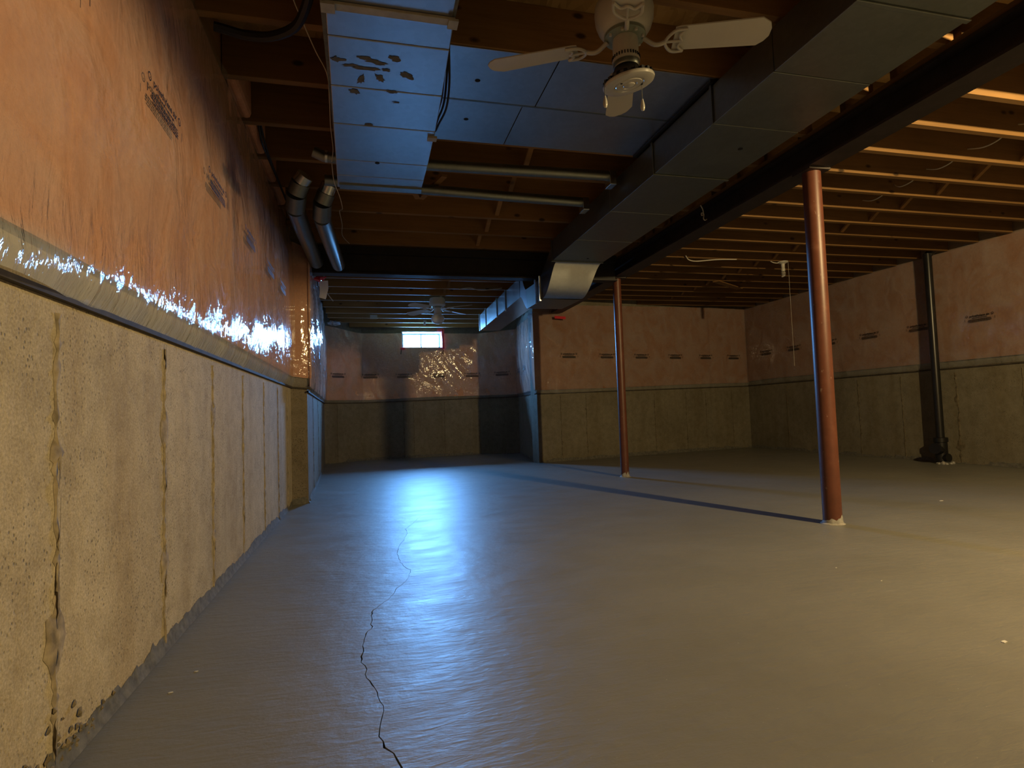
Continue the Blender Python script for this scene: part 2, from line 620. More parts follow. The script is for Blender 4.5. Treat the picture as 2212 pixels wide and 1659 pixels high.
# ------------------------------------------------------------------ setting: floor
CRACK = [(0.060, 1.10), (0.056, 1.22), (0.054, 1.296), (0.046, 1.327), (0.039, 1.356), (0.019, 1.386), (0.008, 1.436), (0.012, 1.488), (0.016, 1.516), (0.022, 1.553), (0.009, 1.633), (-0.012, 1.736), (-0.026, 1.786), (-0.021, 1.819), (-0.039, 1.875), (-0.039, 1.921), (-0.032, 1.958), (-0.031, 2.06), (-0.025, 2.113), (-0.006, 2.154), (-0.007, 2.292), (0.002, 2.358), (0.024, 2.399), (0.07, 2.485), (0.1, 2.602), (0.15, 2.708), (0.17, 2.785), (0.186, 2.899), (0.168, 2.932), (0.144, 3.083), (0.137, 3.242), (0.155, 3.433), (0.201, 3.637), (0.228, 3.814), (0.224, 3.952), (0.285, 4.109), (0.366, 4.405), (0.489, 4.633)]


def fine_crack():
    out = []
    for (a, b) in zip(CRACK[:-1], CRACK[1:]):
        a, b = Vector((*a, 0)), Vector((*b, 0))
        n = max(1, int((b - a).length / .022))
        for i in range(n):
            t = i / n
            p = a.lerp(b, t)
            d = (b - a).normalized()
            j = random.uniform(-.0045, .0045) if 0 < i else 0
            out.append((p.x - d.y * j, p.y + d.x * j))
    out.append(CRACK[-1])
    return out


def build_floor():
    from mathutils.geometry import delaunay_2d_cdt
    cr_ = fine_crack()
    L, R = [], []
    n = len(cr_)
    for i, (x, y) in enumerate(cr_):
        a = Vector(cr_[max(0, i - 1)])
        b = Vector(cr_[min(n - 1, i + 1)])
        d = (b - a).normalized()
        wdt = .0016 if y < 2.42 else .0008
        if y < 1.45: wdt = .0026
        wdt *= random.uniform(.5, 1.5)
        if i in (0, n - 1): wdt = .0002
        L.append((x - d.y * wdt, y + d.x * wdt))
        R.append((x + d.y * wdt, y - d.x * wdt))
    hole = L + R[::-1]
    x0, x1, y0, y1 = -1.2, 6.9, -4.6, 11.1
    outer = [(x0, y0), (x1, y0), (x1, y1), (x0, y1)]
    verts = [Vector(p) for p in outer + hole]
    no = 4
    edges = [(i, (i + 1) % 4) for i in range(4)]
    nh = len(hole)
    edges += [(no + i, no + (i + 1) % nh) for i in range(nh)]
    vs, es, fs, ov, oe, of = delaunay_2d_cdt(verts, edges, [], 0, 1e-7)
    # drop triangles inside the crack
    import bisect
    ys = [p[1] for p in cr_]
    key = [set(o) for o in ov]
    Ls = set(range(no, no + n))
    Rs = set(range(no + n, no + 2 * n))
    keep = []
    def inside(px, py):
        c = False
        j = nh - 1
        for i in range(nh):
            xi, yi = hole[i]; xj, yj = hole[j]
            if (yi > py) != (yj > py) and px < (xj - xi) * (py - yi) / (yj - yi) + xi: c = not c
            j = i
        return c
    for f in fs:
        cx = sum(vs[i].x for i in f) / len(f)
        cyy = sum(vs[i].y for i in f) / len(f)
        if -.2 < cx < .6 and 1.0 < cyy < 4.7 and inside(cx, cyy): continue
        keep.append(tuple(f))
    mb = MB()
    mb.add([(v.x, v.y, 0) for v in vs], keep)
    # crack side walls
    mb.add([(x, y, z) for x, y in hole for z in (0, -.02)], [(2 * i, 2 * i + 1, 2 * ((i + 1) % nh) + 1, 2 * ((i + 1) % nh)) for i in range(nh)])
    fl = mb.build('floor', M['floor'], kind='structure')
    bt = MB().add([(-.2, 1, -.018), (.6, 1, -.018), (.6, 4.8, -.018), (-.2, 4.8, -.018)], [(0, 1, 2, 3)])
    bt.build('crack_bottom', M['crack'], fl)
    sl = MB().box((x0, y0, -.12), (x1, y1, -.03))
    sl.build('slab', M['concrete'], fl)
    return fl


floor = build_floor()

# ------------------------------------------------------------------ setting: walls
P_LEFT = [(-.68, -4.2), (-.68, 5.47)]
P_STEP = [(-.68, 5.47), (-.545, 5.52)]
P_ALC = [(-.545, 5.52), (-.72, 10.02), (-.10, 10.50), (2.05, 10.58), (2.72, 10.25), (2.45, 8.15)]
P_BACK = [(2.45, 8.15), (6.60, 8.80)]
P_RIGHT = [(6.60, 8.80), (6.60, -4.2)]
P_REAR = [(6.60, -4.2), (-.68, -4.2)]
WIN = (0.615, 1.355, 2.005, 2.318)   # window opening: x0, x1, z0, z1


def wall(name, pts, z1=2.46, th=.22, hole=None, m='concrete'):
    mb = MB()
    def seg(a, b, za, zb, th=th):
        a, b = Vector(a), Vector(b)
        d = (b - a).normalized()
        n = Vector((d.y, -d.x))          # inward
        o = -n * th
        mb.prism([(a.x, a.y), (b.x, b.y), (b.x + o.x, b.y + o.y), (a.x + o.x, a.y + o.y)], za, zb)
    for i in range(len(pts) - 1):
        a, b = pts[i], pts[i + 1]
        if hole and i == hole[0]:
            t0 = (hole[1] - a[0]) / (b[0] - a[0])
            t1 = (hole[2] - a[0]) / (b[0] - a[0])
            q = lambda t: (a[0] + (b[0] - a[0]) * t, a[1] + (b[1] - a[1]) * t)
            seg(a, q(t0), -.02, z1)
            seg(q(t1), b, -.02, z1)
            seg(q(t0), q(t1), -.02, hole[3])
            seg(q(t0), q(t1), hole[4], z1)
        else:
            seg(a, b, -.02, z1, .02 if name == 'wall_alcove' and i == len(pts) - 2 else th)
    return mb.build(name, M[m], kind='structure')


walls = {
    'left': wall('wall_left', P_LEFT, 2.70),
    'step': wall('wall_step', P_STEP, 2.70, m='concrete_rough'),
    'alcove': wall('wall_alcove', P_ALC, 2.70, hole=(2, WIN[0], WIN[1], WIN[2], WIN[3]), m='concrete_shaded'),
    'back': wall('wall_back', P_BACK, 2.70, m='concrete_shaded'),
    'right': wall('wall_right', P_RIGHT, 2.70, m='concrete_shaded'),
    'rear': wall('wall_rear', P_REAR, 2.70),
}


def pt_on(pts, s):
    for a, b in zip(pts[:-1], pts[1:]):
        a, b = Vector(a), Vector(b)
        l = (b - a).length
        if s <= l + 1e-9:
            d = (b - a) / l
            return a + d * s, d, Vector((d.y, -d.x))
        s -= l
    return b, d, Vector((d.y, -d.x))


def seam(parent, pts, s, z1=1.02, wbase=.011, scars=True, seed=0, m='seam'):
    """ragged vertical form joint left in poured concrete"""
    rnd = random.Random(seed)
    p, d, n = pt_on(pts, s)
    mb = MB()
    N = 60
    rows = []
    drift = 0
    for i in range(N + 1):
        z = .015 + (z1 - .015) * i / N
        drift = drift * .8 + rnd.uniform(-.004, .004)
        ww = wbase * rnd.choice((.25, .4, .5, .7, .9, 1.3))
        h = rnd.uniform(.002, .007)
        c = p + d * drift
        rows.append([(c - d * ww, .0006, z), (c - d * ww * .2, h, z), (c + d * ww * .4, h * .8, z), (c + d * ww, .0006, z)])
    vs = [(q.x + n.x * e, q.y + n.y * e, z) for r in rows for q, e, z in r]
    fs = []
    for i in range(N):
        for k in range(3):
            fs.append((i * 4 + k, i * 4 + k + 1, (i + 1) * 4 + k + 1, (i + 1) * 4 + k))
    if scars:
        for z in (rnd.uniform(.70, .80), rnd.uniform(.20, .3)):
            r = wbase * rnd.uniform(1.5, 2.8)
            k0 = len(vs)
            r = r * 1.3
            c = p + d * rnd.uniform(-.006, .006)
            vs.append((c.x + n.x * .009, c.y + n.y * .009, z))
            m_ = 11
            for k in range(m_):
                th = 2 * math.pi * k / m_
                rr = r * rnd.uniform(.6, 1.25)
                q = c + d * rr * math.cos(th)
                vs.append((q.x + n.x * .0008, q.y + n.y * .0008, z + rr * 1.5 * math.sin(th)))
            fs += [(k0, k0 + 1 + k, k0 + 1 + (k + 1) % m_) for k in range(m_)]
    mb.add(vs, fs)
    o = mb.build('form_seam', M[m], parent, smooth=True)
    # dark grooved core where the joint has opened
    mb = MB()
    z = .03
    while z < z1 - .05:
        l = rnd.uniform(.03, .16)
        if rnd.random() < .6:
            c = p + d * rnd.uniform(-.004, .004) * (wbase / .011)
            w1_, w2_ = rnd.uniform(.0008, .003), rnd.uniform(.0008, .003)
            zs = [z + l * k / 4 for k in range(5)]
            vs, fs = [], []
            for k, zz in enumerate(zs):
                e = (.35, .9, 1.2, .8, .3)[k]
                j = rnd.uniform(-.002, .002)
                for sgn in (-1, 1):
                    q = c + d * (sgn * w1_ * e + j)
                    vs.append((q.x + n.x * .0075, q.y + n.y * .0075, zz))
            for k in range(4): fs.append((2 * k, 2 * k + 1, 2 * k + 3, 2 * k + 2))
            mb.add(vs, fs)
        z += l + rnd.uniform(.0, .06)
    mb.build('seam_crevice', M['stain'], o, kind='stuff')
    return o


for i, y in enumerate((-1.0, -.37, .24, .86, 1.488, 2.183, 2.81, 3.441, 4.095, 4.695, 5.207)):
    seam(walls['left'], P_LEFT, y + 4.2, wbase=.013 if y < 3 else .010, seed=i)
for i, x in enumerate((2.84, 3.28, 4.56, 5.20, 5.62, 6.2)):
    seam(walls['back'], P_BACK, (x - 2.45) * 1.012, 1.0, .006, seed=20 + i, m='seam_shaded')
for i, y in enumerate((7.85, 7.13, 6.46, 5.80, 5.10, 4.41, 3.7, 3.0, 2.3, 1.6)):
    seam(walls['right'], P_RIGHT, 8.80 - y, 1.05, .014 if i == 4 else .008, seed=40 + i, m='seam_shaded')
LA = [(Vector(b) - Vector(a)).length for a, b in zip(P_ALC[:-1], P_ALC[1:])]
for i, s in enumerate((.9, 2.1, 3.3, LA[0] + .25, LA[0] + LA[1] + .72, LA[0] + LA[1] + .9, LA[0] + LA[1] + 1.47, LA[0] + LA[1] + LA[2] - .03)):
    seam(walls['alcove'], P_ALC, s, 1.0, .006, False, seed=60 + i, m='seam_shaded')


# grey floor paint lapped up the foot of the walls, ragged on top
def paint_lap(parent, pts, hmax, seed, s0=None, s1=None):
    rnd = random.Random(seed)
    tot = sum((Vector(b) - Vector(a)).length for a, b in zip(pts[:-1], pts[1:]))
    s = s0 or 0
    s1 = s1 or tot
    mb = MB()
    vs, fs = [], []
    h = hmax * .5
    k = 0
    while s < s1:
        p, d, n = pt_on(pts, s)
        h = max(.003, min(hmax, h + rnd.uniform(-.008, .008)))
        if rnd.random() < .05: h = hmax * rnd.uniform(.6, 1.3)
        a = p + n * .012
        vs += [(a.x, a.y, .0008), (p.x + n.x * .004, p.y + n.y * .004, h * .5), (p.x + n.x * .0012, p.y + n.y * .0012, h)]
        if k:
            b = (k - 1) * 3
            fs += [(b, b + 3, b + 4, b + 1), (b + 1, b + 4, b + 5, b + 2)]
        k += 1
        s += rnd.uniform(.008, .03)
    mb.add(vs, fs)
    return mb.build('paint_lap', M['lap'], parent, smooth=True)


paint_lap(floor, P_LEFT, .055, 1, 4.5, 9.66)
paint_lap(floor, P_STEP, .10, 2)
paint_lap(floor, P_ALC, .05, 3)
paint_lap(floor, P_BACK, .06, 4)
paint_lap(floor, P_RIGHT, .05, 5, 0, 9)

# crumbled patch of concrete at the near foot of the left wall
mb = MB()
rnd = random.Random(5)
for k in range(46):
    y = rnd.gauss(1.50, .10)
    z = abs(rnd.gauss(0, .05)) + .004
    r = rnd.uniform(.004, .013)
    c = Vector((-.678, y, z))
    pts_ = []
    for a in range(6):
        th = a * math.pi / 3
        q = r * rnd.uniform(.6, 1.3)
        pts_.append((c.x + .001, c.y + q * math.cos(th), max(.001, c.z + q * math.sin(th))))
    mb.add([(c.x + .006, c.y, c.z)] + pts_, [(0, 1 + a, 1 + (a + 1) % 6) for a in range(6)])
mb.build('crumbled_patch', M['stain'], walls['left'], kind='stuff')

# ------------------------------------------------------------------ setting: ceiling with its joists
JZ, JT = 2.46, 2.70
mb = MB()
mb.box((-.9, -4.6, JT), (6.9, 11.2, JT + .03))
ceiling = mb.build('ceiling', M['osb'], kind='structure')


def joist(x0, x1, y, z0=JZ, z1=JT, th=.042, name='floor_joist', m='joist'):
    c = ((x0 + x1) / 2, y + th / 2, (z0 + z1) / 2)
    mb = MB().box((x0, y, z0), (x1, y + th, z1 - .0005))
    return mb.build(name, M[m], ceiling, bevel=.002, loc=c)


LEFT_Y = [2.49 + .451 * k for k in range(-13, 8)]
for y in LEFT_Y:
    joist(-.66, 2.78, y)
RIGHT_Y = [2.36, 2.70, 3.05, 3.385, 3.69, 4.03, 4.36, 4.70, 5.04, 5.38, 5.70, 6.055, 6.37, 6.715, 7.10, 7.41, 7.76, 8.07]
RIGHT_Y = [2.36 - .345 * k for k in range(18, 0, -1)] + RIGHT_Y
for y in RIGHT_Y:
    joist(2.80, 6.55, y, m='joist_shaded')
joist(4.3, 6.55, 8.42, m='joist_shaded')
ALC_Y = [6.23, 6.68, 7.12, 7.53, 7.96, 8.44, 8.94, 9.36, 9.81, 10.29]
for i, y in enumerate(ALC_Y):
    xr = 2.74 if y < 8.1 else 2.44
    joist(-.60 if y < 10 else -.3, xr if y < 10 else 2.1, y, 2.365)
# rim boards behind the joist ends
MB().box((-.679, -4.1, JZ), (-.665, 5.5, JT)).build('rim_board', M['wood_y'], ceiling)
MB().box((6.565, -4.1, JZ), (6.595, 8.7, JT)).build('rim_board', M['wood_y'], ceiling)


for a, b in zip(LEFT_Y[14:18], LEFT_Y[15:19]):
    MB().box((-.664, a + .048, JZ + .004), (-.605, b - .006, JT - .01)).build('rim_batt', M['batt'], ceiling, bevel=.025)


def bridging(y0, y1, x, z0=JZ, z1=JT):
    MB().bar((x, y0 + .042, z1 - .03), (x, y1, z0 + .03), .035, .018).build('bridging_strut', M['joist'], ceiling)
    MB().bar((x + .05, y0 + .042, z0 + .03), (x + .05, y1, z1 - .03), .035, .018).build('bridging_strut', M['joist'], ceiling)


ys = [y for y in RIGHT_Y if y > 1]
for a, b in zip(ys[:-1], ys[1:]):
    bridging(a, b, 4.72)
for a, b in zip(LEFT_Y[13:-1], LEFT_Y[14:]):
    if a > 3.0: bridging(a, b, 1.12)
for a, b in zip(ALC_Y[:-1], ALC_Y[1:]):
    bridging(a, b, 1.02, 2.365, 2.66)
# V-shaped wooden hanger under the round pipes
MB().bar((.262, 3.90, 2.452), (.405, 4.36, 2.448), .042, .018).build('pipe_hanger_strut', M['joist'], ceiling)
MB().bar((.555, 3.92, 2.452), (.43, 4.36, 2.448), .042, .018).build('pipe_hanger_strut', M['joist'], ceiling)


# ------------------------------------------------------------------ insulation behind plastic sheeting
def offset_path(pts, d):
    V = [Vector(p) for p in pts]
    out = []
    for i, p in enumerate(V):
        ns = []
        if i > 0:
            t = (V[i] - V[i - 1]).normalized(); ns.append(Vector((t.y, -t.x)))
        if i < len(V) - 1:
            t = (V[i + 1] - V[i]).normalized(); ns.append(Vector((t.y, -t.x)))
        n = sum(ns, Vector((0, 0))) / len(ns)
        n.normalize()
        c = n.dot(ns[0])
        out.append(p + n * d / max(.3, c))
    return out


def lerp_list(tab, s):
    for (a, va), (b, vb) in zip(tab[:-1], tab[1:]):
        if s <= b:
            t = max(0, min(1, (s - a) / (b - a)))
            t = t * t * (3 - 2 * t)
            return va + (vb - va) * t
    return tab[-1][1]


def insulation(label, pts, top, ledge, sheet_mat='poly', marks=(), mark_z=1.62, mark_scale=1.0, hole=None,
               fold=.010, seed=0, pocket=None, step=.035, crease=0.0, name='wall_insulation', bulge=.02, dbase=.035, bandh=.095, batt='batt'):
    """pink batts held behind a hung sheet of clear plastic; top and ledge are (s, z) tables"""
    base = Vector((pts[0][0], pts[0][1], 0))
    t = thing(name, label, 'insulation', base)
    d0 = dbase
    op = offset_path(pts, d0)
    lens = [(b - a).length for a, b in zip(op[:-1], op[1:])]
    tot = sum(lens)
    # samples along the path, corners and hole edges kept exactly
    ss = []
    acc = 0
    for i, l in enumerate(lens):
        n = max(2, int(l / step))
        ks = [acc + l * k / n for k in range(n)]
        ss += ks
        acc += l
    ss.append(tot)
    hs = None
    if hole:
        i, hx0, hx1, hz0, hz1 = hole
        a, b = op[i], op[i + 1]
        acc = sum(lens[:i])
        hs0 = acc + lens[i] * (hx0 - a.x) / (b.x - a.x)
        hs1 = acc + lens[i] * (hx1 - a.x) / (b.x - a.x)
        hs = (hs0, hs1, hz0, hz1)
        ss = [s for s in ss if abs(s - hs0) > .012 and abs(s - hs1) > .012] + [hs0, hs1]
        ss.sort()
    corners = np.cumsum([0] + lens)

    def at(s):
        acc = 0
        for i, l in enumerate(lens):
            if s <= acc + l + 1e-7 or i == len(lens) - 1:
                u = (s - acc) / l
                d = (op[i + 1] - op[i]).normalized()
                return op[i].lerp(op[i + 1], u), Vector((d.y, -d.x))
            acc += l

    def disp(s, z, zl, zt):
        f = min(1, min(abs(s - c) for c in corners) / .12)
        a = noise.noise(Vector((s * 5.0, z * 1.3, seed)))
        b = noise.noise(Vector((s * 2.2 + 9, z * 1.6, seed + 3)))
        e = noise.noise(Vector((s * 9.5, z * 2.2, seed + 7)))
        low = math.exp(-((z - zl - .12) / .14) ** 2)
        hi = math.exp(-((zt - z) / .14) ** 2)
        amp = fold * (.55 + 1.0 * low + 1.2 * hi)
        damp = 1.0
        for ms in marks:
            damp = min(damp, 1 - .85 * math.exp(-((s - ms) / .17) ** 2 - ((z - mark_z) / .09) ** 2))
        out = (a * amp + b * fold * 1.1 + e * amp * .35) * damp
        if crease:
            q = s * 2.6 + z * 2.2
            r = noise.noise(Vector((q * 3.1, (s - z) * .8, seed + 11)))
            out += crease * (abs(r) - .25) * damp
        mid = math.sin(math.pi * max(0, min(1, (z - zl) / (zt - zl))))
        out = (out + bulge * mid) * f
        band = zl + bandh
        if z < band:
            u = (band - z) / (band - zl)
            out -= (.030 + 0) * u * u * (1 if not pocket else 1)
        if pocket:
            out += pocket[1] * math.exp(-((s - pocket[0]) / .22) ** 2) * math.exp(-((z - zl) / .07) ** 2)
        return out

    NT = 34
    tz = list(np.linspace(0, 1, NT + 1))

    def grid(extra_in, z_lo_add, dfun, smooth_name, m, parent, uv=True, ragged=False):
        vs, uvs = [], []
        cols = []
        for s in ss:
            p, n = at(s)
            zl = lerp_list(ledge, s) + z_lo_add
            zt = lerp_list(top, s)
            if ragged: zt += .012 * noise.noise(Vector((s * 6, 3, seed)))
            if ragged and not z_lo_add: zl += .006 * noise.noise(Vector((s * 3, 8, seed)))
            zs = [zl + (zt - zl) * q for q in tz]
            if hs and hs[0] - .3 < s < hs[1] + .3:
                for hz in (hs[2], hs[3]):
                    if hz >= zt: continue
                    k = min(range(len(zs)), key=lambda i: abs(zs[i] - hz))
                    zs[k] = hz
            for z in zs:
                dd = dfun(s, z, zl, zt) + extra_in
                q = p + n * dd
                vs.append((q.x, q.y, z))
                uvs.append((s, z - zl))
        fs = []
        K = len(tz)
        for i in range(len(ss) - 1):
            for k in range(K - 1):
                if hs:
                    sc = (ss[i] + ss[i + 1]) / 2
                    zc = (vs[i * K + k][2] + vs[i * K + k + 1][2]) / 2
                    if hs[0] < sc < hs[1] and hs[2] < zc < hs[3]: continue
                fs.append((i * K + k, (i + 1) * K + k, (i + 1) * K + k + 1, i * K + k + 1))
        mb = MB()
        mb.add(vs, fs)
        mb.uv = uvs
        return mb, K

    def batt_d(s, z, zl, zt):
        f = min(1, min(abs(s - c) for c in corners) / .1)
        return (.006 * noise.noise(Vector((s * 3.5, z * 3, seed + 20))) + bulge * .8 * math.sin(math.pi * (z - zl) / (zt - zl))) * f - .009

    mb, K = grid(0, bandh, batt_d, 'batt', M['batt'], t)
    # return the batt's lower edge back to the wall
    nb = len(mb.v)
    for i, s in enumerate(ss):
        p, n = at(s)
        q = p - n * (d0 - .004)
        mb.v.append((q.x, q.y, mb.v[i * K][2] + .006))
        mb.uv.append((s, 0))
    for i in range(len(ss) - 1):
        mb.f.append((i * K, nb + i, nb + i + 1, (i + 1) * K))
    mb.build('batt', M[batt], t, smooth=True)
    mb, K = grid(.004, 0, disp, 'sheet', M[sheet_mat], t, ragged=True)
    sheet = mb.build('plastic_sheet', M[sheet_mat], t, smooth=True)
    # thin strip that nails the sheet's foot to the wall
    sb = MB()
    V = [Vector(p) for p in pts]
    o1 = offset_path(pts, .016)
    vs, fs = [], []
    wl = [(b - a).length for a, b in zip(V[:-1], V[1:])]
    wt = sum(wl)
    acc = 0
    for i in range(len(V)):
        s = acc / wt * tot
        zl = lerp_list(ledge, s)
        vs += [(V[i].x, V[i].y, zl - .010), (o1[i].x, o1[i].y, zl - .010), (o1[i].x, o1[i].y, zl + .004), (V[i].x, V[i].y, zl + .004)]
        if i:
            b = (i - 1) * 4
            fs += [(b + k, b + (k + 1) % 4, b + 4 + (k + 1) % 4, b + 4 + k) for k in range(4)]
        if i < len(wl): acc += wl[i]
    sb.add(vs, fs)
    sb.build('nailing_strip', M['strip'], t)
    # printing on the sheet
    for ms in marks:
        p, n = at(ms)
        z = mark_z
        zl, zt = lerp_list(ledge, ms), lerp_list(top, ms)
        dd = max(disp(ms + e, z + g, zl, zt) for e in (-.12, -.06, 0, .06, .12) for g in (-.04, 0, .04)) + .004 + .0025
        o = bpy.data.objects.new('printed_mark', PRINT)
        C.objects.link(o)
        o.parent = sheet
        xa = Vector((-n.y, n.x, 0))
        xa = Vector((xa.x, xa.y, 0))
        # direction of reading: to the viewer's right when facing the wall
        R = Matrix(((-n.y, 0, n.x, 0), (n.x, 0, n.y, 0), (0, 1, 0, 0), (0, 0, 0, 1)))
        wpos = Vector((p.x + n.x * dd, p.y + n.y * dd, z))
        o.matrix_local = Matrix.Translation(wpos - base) @ R @ Matrix.Scale(mark_scale, 4)
    return t


M['strip'] = plain('dark_strip', (.055, .045, .035), .8, 0, 15, .4)


def text_mesh(body, size, ext=0):
    cu = bpy.data.curves.new('t', 'FONT')
    cu.body = body
    cu.size = size
    cu.resolution_u = 2
    cu.align_x = 'CENTER'
    cu.offset = .0011
    ob = bpy.data.objects.new('t', cu)
    C.objects.link(ob)
    dg = bpy.context.evaluated_depsgraph_get()
    me = bpy.data.meshes.new_from_object(ob.evaluated_get(dg))
    bpy.data.objects.remove(ob)
    bpy.data.curves.remove(cu)
    return me


def make_print():
    mb = MB()
    tm = text_mesh('polyethylene six', .034)
    mb.add([(v.co.x, v.co.y + .018, 0) for v in tm.vertices], [tuple(p.vertices) for p in tm.polygons])

    def rect(x0, x1, y0, y1):
        mb.add([(x0, y0, 0), (x1, y0, 0), (x1, y1, 0), (x0, y1, 0)], [(0, 1, 2, 3)])
    for cx in (-.143, .143):        # ring emblem with a tick at either end
        m = 16
        vs = []
        for k in range(m):
            th = 2 * math.pi * k / m
            for r in (.010, .0145):
                vs.append((cx + r * math.cos(th), .030 + r * math.sin(th), 0))
        mb.add(vs, [(2 * k, 2 * k + 1, 2 * ((k + 1) % m) + 1, 2 * ((k + 1) % m)) for k in range(m)])
        mb.add([(cx - .006, .030, 0), (cx, .020, 0), (cx + .012, .040, 0), (cx + .001, .026, 0)], [(0, 1, 2, 3)])
    rnd = random.Random(3)

    def line(x0, x1, y, h):
        x = x0
        while x < x1:
            l = rnd.uniform(.006, .022)
            rect(x, min(x1, x + l), y, y + h)
            x += l + .0028
    line(-.085, .085, .0005, .0075)
    line(-.125, .125, -.0155, .0065)
    line(-.130, .130, -.0245, .0065)
    line(-.130, .130, -.0335, .0065)
    line(-.120, .128, -.0425, .0065)
    rect(-.166, -.162, -.028, .0)
    rect(.166, .170, -.030, .0)
    me = bpy.data.meshes.new('printed_mark')
    me.from_pydata(mb.v, [], mb.f)
    me.materials.append(M['print'])
    me.update()
    return me


PRINT = make_print()

L0 = 4.2
insulation('pink insulation behind clear plastic sheet along the long left concrete wall', P_LEFT,
           [(0, 2.45), (9.2, 2.45), (9.67, 2.38)], [(0, 1.06), (9.67, 1.06)], 'poly_left',
           marks=[L0 + y for y in (-2.0, -1.33, -.66, .0, .66, 1.32, 1.995, 2.655, 3.385, 4.04, 4.59)], mark_z=1.775, mark_scale=.96,
           fold=.009, seed=1, pocket=(L0 + 1.22, .035), bulge=.022)
insulation('narrow strip of pink insulation under plastic on the step where left wall juts out', [P_STEP[0], (-.510, 5.533)],
           [(0, 2.40), (.15, 2.36)], [(0, 1.06), (.15, 1.045)], 'poly', fold=.006, seed=4, step=.02, bulge=.012, dbase=.03)
la = np.cumsum([0] + LA)
insulation('creased pink insulation sheet wrapped round the alcove below the small window', [(-.544, 5.485)] + P_ALC[1:-1] + [(2.446, 8.112)],
           [(0, 2.38), (2.2, 2.36), (la[1] - .3, 2.33), (la[1], 2.34), (la[2], 2.275), (la[3] - .1, 2.285), (la[4], 2.32), (la[5] + .05, 2.235)],
           [(0, 1.02), (la[1] - .1, 1.03), (la[2], 1.03), (la[2] + 1.5, 1.06), (la[5], 1.05)], 'poly_diag',
           marks=[1.4, 3.2, la[1] + .24, la[2] + .12, la[2] + .71, la[2] + 1.34, la[2] + 1.98, la[3] + .42, la[4] + .5, la[4] + 1.15], mark_z=1.50, mark_scale=.95,
           bandh=.045, hole=(2, *WIN), fold=.012, seed=9, crease=.035, bulge=.02)
insulation('pink insulation behind clear plastic on the far back wall right of the alcove', [(2.412, 8.144), P_BACK[1]],
           [(0, 2.39), (4.2, 2.47)], [(0, 1.03), (4.2, 1.095)], 'poly',
           marks=[.58, 1.26, 1.92, 2.60, 3.25, 3.87], mark_z=1.605, mark_scale=.9, fold=.010, crease=.012, seed=15, bandh=.055, batt='batt_shaded', bulge=.018)
insulation('pink insulation behind clear plastic along the right wall behind the black pipe', P_RIGHT,
           [(0, 2.52), (.4, 2.57), (13, 2.57)], [(0, 1.10), (.6, 1.115), (13, 1.115)], 'poly',
           marks=[.59, 1.23, 1.93, 2.63, 3.33, 4.05, 4.75, 5.4, 6.1], mark_z=1.63, mark_scale=.95, fold=.008, seed=22, bandh=.07, batt='batt_shaded', bulge=.018)

# ------------------------------------------------------------------ window in the alcove
t = thing('window_1', 'small bright basement window high on the alcove back wall', 'window', (.985, 10.54, 2.0))
t['kind'] = 'structure'
x0, x1, z0, z1 = WIN
yi, yo = 10.49, 10.765
mb = MB()
mb.box((x0, yi, z0), (x1, yo, z0 + .016)).box((x0, yi, z1 - .016), (x1, yo, z1))
mb.box((x0, yi, z0 + .016), (x0 + .016, yo, z1 - .016)).box((x1 - .016, yi, z0 + .016), (x1, yo, z1 - .016))
mb.build('window_liner', M['vinyl'], t)
mb = MB()
fy0, fy1 = 10.70, 10.745
a = .028
mb.box((x0 + .016, fy0, z0 + .016), (x1 - .016, fy1, z0 + .016 + a)).box((x0 + .016, fy0, z1 - .016 - a), (x1 - .016, fy1, z1 - .016))
mb.box((x0 + .016, fy0, z0 + .016 + a), (x0 + .016 + a, fy1, z1 - .016 - a)).box((x1 - .016 - a, fy0, z0 + .016 + a), (x1 - .016, fy1, z1 - .016 - a))
xm = (x0 + x1) / 2
mb.box((xm - .014, fy0 + .004, z0 + .016 + a), (xm + .014, fy1 - .004, z1 - .016 - a))
mb.build('window_frame', M['vinyl'], t, bevel=.003)
for xa, xb in ((x0 + .016 + a, xm - .014), (xm + .014, x1 - .016 - a)):
    MB().box((xa, 10.718, z0 + .016 + a), (xb, 10.724, z1 - .016 - a)).build('window_pane', M['glass'], t)
for (a0, a1, b0, b1) in ((x1 - .006, x1 + .034, z0 - .02, z1 + .035), (x0 - .03, x0 + .05, z0 - .032, z0 + .004), (x1 - .09, x1 + .02, z1 - .004, z1 + .04)):
    MB().box((a0, 10.455, b0), (a1, 10.462, b1)).build('red_tape', M['tape_red'], t)
for xx in (.60, 1.365):
    MB().bar((xx, 10.446, z0 - .035), (xx - .01, 10.446, z0 - .115), .014, .003, (0, 1, 0)).build('plastic_slit', M['strip'], t)

# ------------------------------------------------------------------ steel beams
def ibeam(mb, axis, c, z0, z1, l0, l1, fl, wt=.016, ft=.016):
    def bx(a0, a1, b0, b1):
        if axis == 'Y': mb.box((c + a0, l0, b0), (c + a1, l1, b1))
        else: mb.box((l0, c + a0, b0), (l1, c + a1, b1))
    bx(-fl / 2, fl / 2, z0, z0 + ft)
    bx(-fl / 2, fl / 2, z1 - ft, z1)
    bx(-wt / 2, wt / 2, z0 + ft, z1 - ft)
    return mb


